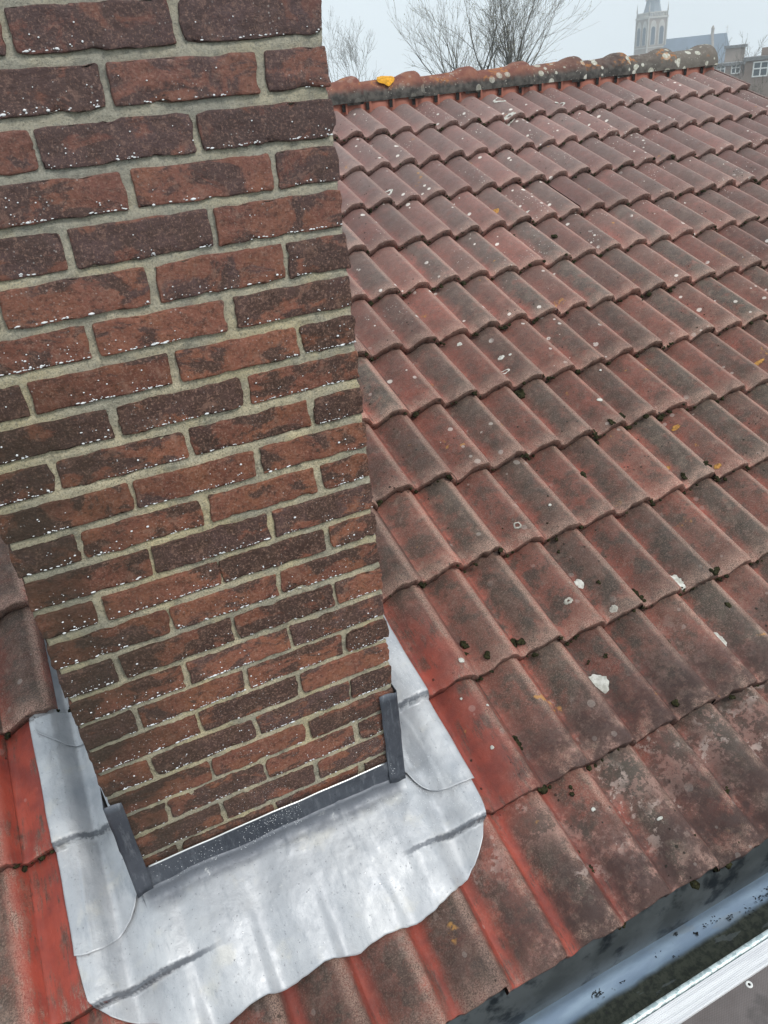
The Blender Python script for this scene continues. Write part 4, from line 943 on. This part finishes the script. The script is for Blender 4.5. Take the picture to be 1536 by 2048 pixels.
# nave: ridge runs to the right
zr0 = zel(1.06); ze = zr0 - 9.0; nv = rgt; nd_ = fwd
L0, L1 = 1.5, CDIST * math.tan(R(46.8 - 42.45))
def npt(a, b, z): p = cc_ + nv * a + nd_ * b; return (p[0], p[1], z)
g = G(); hw = 6.0
v = [npt(L0, -hw, ze), npt(L1 + 2.6, -hw, ze), npt(L1, 0, zr0), npt(L0, 0, zr0), npt(L0, hw, ze), npt(L1 + 2.6, hw, ze)]
g.add(v, [(0, 1, 2, 3), (3, 2, 5, 4), (1, 5, 2)]); no = g.obj("nave_roof", MAT_SLATE, church, smooth=False)
g = G(); v = [npt(a, b, z) for a in (L0, L1 + 2.2) for b in (-hw + .4, hw - .4) for z in (GZ, ze + .2)]; g.add(v, [(0, 1, 3, 2), (4, 6, 7, 5), (0, 4, 5, 1), (2, 3, 7, 6)]); g.obj("nave_wall", MAT_STONE, church, smooth=False)
g = G(); xt = CDIST * math.tan(R(46.0 - 42.45)); p = np.array(npt(xt, 0, zr0 - .2)); g.tube([p, p + vz * 1.3, p + vz * 1.5, p + vz * 2.2], [.42, .42, .48, .15], 8)
a0 = np.array(npt(xt, -.1, zr0 + .15)); b0 = np.array(npt(xt + 1.0, -hw - .1, ze + .1)); g.tube([a0, b0], [.40, .40], 4); g.obj("ridge_turret", MAT_STONE, church, smooth=False)
g = G(); p = np.array(npt(L1, 0, zr0)); g.tube([p, p + vz * 1.7], [.07, .05], 5); q = p + vz * 1.25; g.tube([q - nv * .45, q + nv * .45], [.05, .05], 4); g.obj("cross", MAT_TRIM, church)

# houses at the right
MAT_HB = simple("house_brown_brick", (.27, .205, .17), .9, var=.12, scale=1.5); MAT_HB2 = simple("blank_brick", (.33, .27, .23), .9, var=.14, scale=1.0)
MAT_WF = simple("white_frame", (.78, .78, .76), .6, var=.04); MAT_GL = simple("window_glass", (.10, .12, .13), .15, var=.2); MAT_FLAT = simple("roof_edge_dark", (.22, .22, .22), .8)
def block(name, label, az0, az1, D, ztop, depth, mat, wins=(), turn=0, extra=None):
    c0 = at(az0, D, 0); c1 = at(az1, D * (1 + turn), 0); ex = (c1 - c0); L = np.linalg.norm(ex); ex /= L; ey = np.array([-ex[1], ex[0], 0]); 
    if ey @ dirv((az0 + az1) / 2) < 0: ey = -ey
    t = thing(name, label, "building", (c0[0], c0[1], GZ)); pp = lambda a, b, z: tuple(c0[:2] + ex[:2] * a + ey[:2] * b) + (z,)
    def bx(g, a0, a1, b0, b1, z0, z1, mt=0):
        v = [pp(a, b, z) for a in (a0, a1) for b in (b0, b1) for z in (z0, z1)]; g.add(v, [(0, 1, 3, 2), (4, 6, 7, 5), (0, 4, 5, 1), (2, 3, 7, 6), (0, 2, 6, 4), (1, 5, 7, 3)], mt)
    g = G(); bx(g, 0, L, 0, depth, GZ, ztop); g.obj("wall", mat, t, smooth=False)
    g = G(); bx(g, -.15, L + .15, -.15, depth + .15, ztop - .02, ztop + .22); g.obj("roof", MAT_FLAT, t, smooth=False)
    for (a, z, w_, h_) in wins:
        g = G(); f = .09
        bx(g, a, a + w_, -.06, .05, z, z + f); bx(g, a, a + w_, -.06, .05, z + h_ - f, z + h_); bx(g, a, a + f, -.057, .05, z + f, z + h_ - f); bx(g, a + w_ - f, a + w_, -.057, .05, z + f, z + h_ - f)
        bx(g, a + w_ / 2 - f / 2, a + w_ / 2 + f / 2, -.055, .05, z + f, z + h_ - f); bx(g, a + f, a + w_ - f, -.053, .05, z + h_ * .5, z + h_ * .5 + f)
        w = g.obj("window", MAT_WF, t, smooth=False)
        g = G(); bx(g, a + f, a + w_ - f, -.02, .03, z + f, z + h_ - f); po = g.obj("pane", MAT_GL, None, smooth=False); po.parent = w
        co_ = np.array(t.location)
        po.location = (-co_[0], -co_[1], -co_[2])
    if extra: extra(t, bx, L)
    return t
def wz(el, D): return CAM.z + D * math.tan(R(el))
DA = 70.0
wins = []
for k in range(9):
    a = .55 + k * 1.55
    for el in (-1.42, -3.6): wins.append((a, wz(el, DA), 1.05 if k % 2 == 0 else .6, 1.0))
def ex_(t, bx, L):
    g = G(); bx(g, .85, 4.5, 2.5, 7, wz(-.5, DA) + .2, wz(.1, DA)); g.obj("roof_upstand", MAT_HB, t, smooth=False)
block("apartment_building", "brown brick apartment building with white framed windows at the right edge", 48.05, 56, DA, wz(-.52, DA), 9, MAT_HB, wins, 0.0, ex_)
DB = 95.0
block("blank_brick_block", "blank greyish brown brick block standing right of the church roof", 46.85, 47.95, DB, wz(.24, DB), 5, MAT_HB2)
wins = [(a, wz(-1.15, 88), .8, .9) for a in (.3, 1.6, 2.9, 4.2)] + [(a, wz(-2.3, 88), .8, .9) for a in (.3, 1.6, 2.9, 4.2)]
block("terraced_house", "low brick terraced house with small white windows behind the bare trees", 45.4, 48.3, 88, wz(-.68, 88), 7, MAT_HB, wins)
block("background_house", "distant house row far beyond the ridge left of the church", 15, 29, 160, -5.2, 9, MAT_HB2)

# ------------------------------------------------------------------ haze
hm = bpy.data.materials.new("haze_air"); hm.use_nodes = True; nt = hm.node_tree; nt.nodes.clear()
mo_ = nt.nodes.new("ShaderNodeOutputMaterial"); pv = nt.nodes.new("ShaderNodeVolumePrincipled"); pv.inputs["Density"].default_value = .0023
pv.inputs["Color"].default_value = (.88, .95, 1.0, 1); pv.inputs["Anisotropy"].default_value = .0; nt.links.new(pv.outputs[0], mo_.inputs["Volume"])
g = G(); g.box(-60, 215, -60, 215, GZ - 1, 46); ho = g.obj("haze", hm, smooth=False); kind(ho, "stuff", "thin pale mist softening the church and far trees")
ho.display_type = 'WIRE'
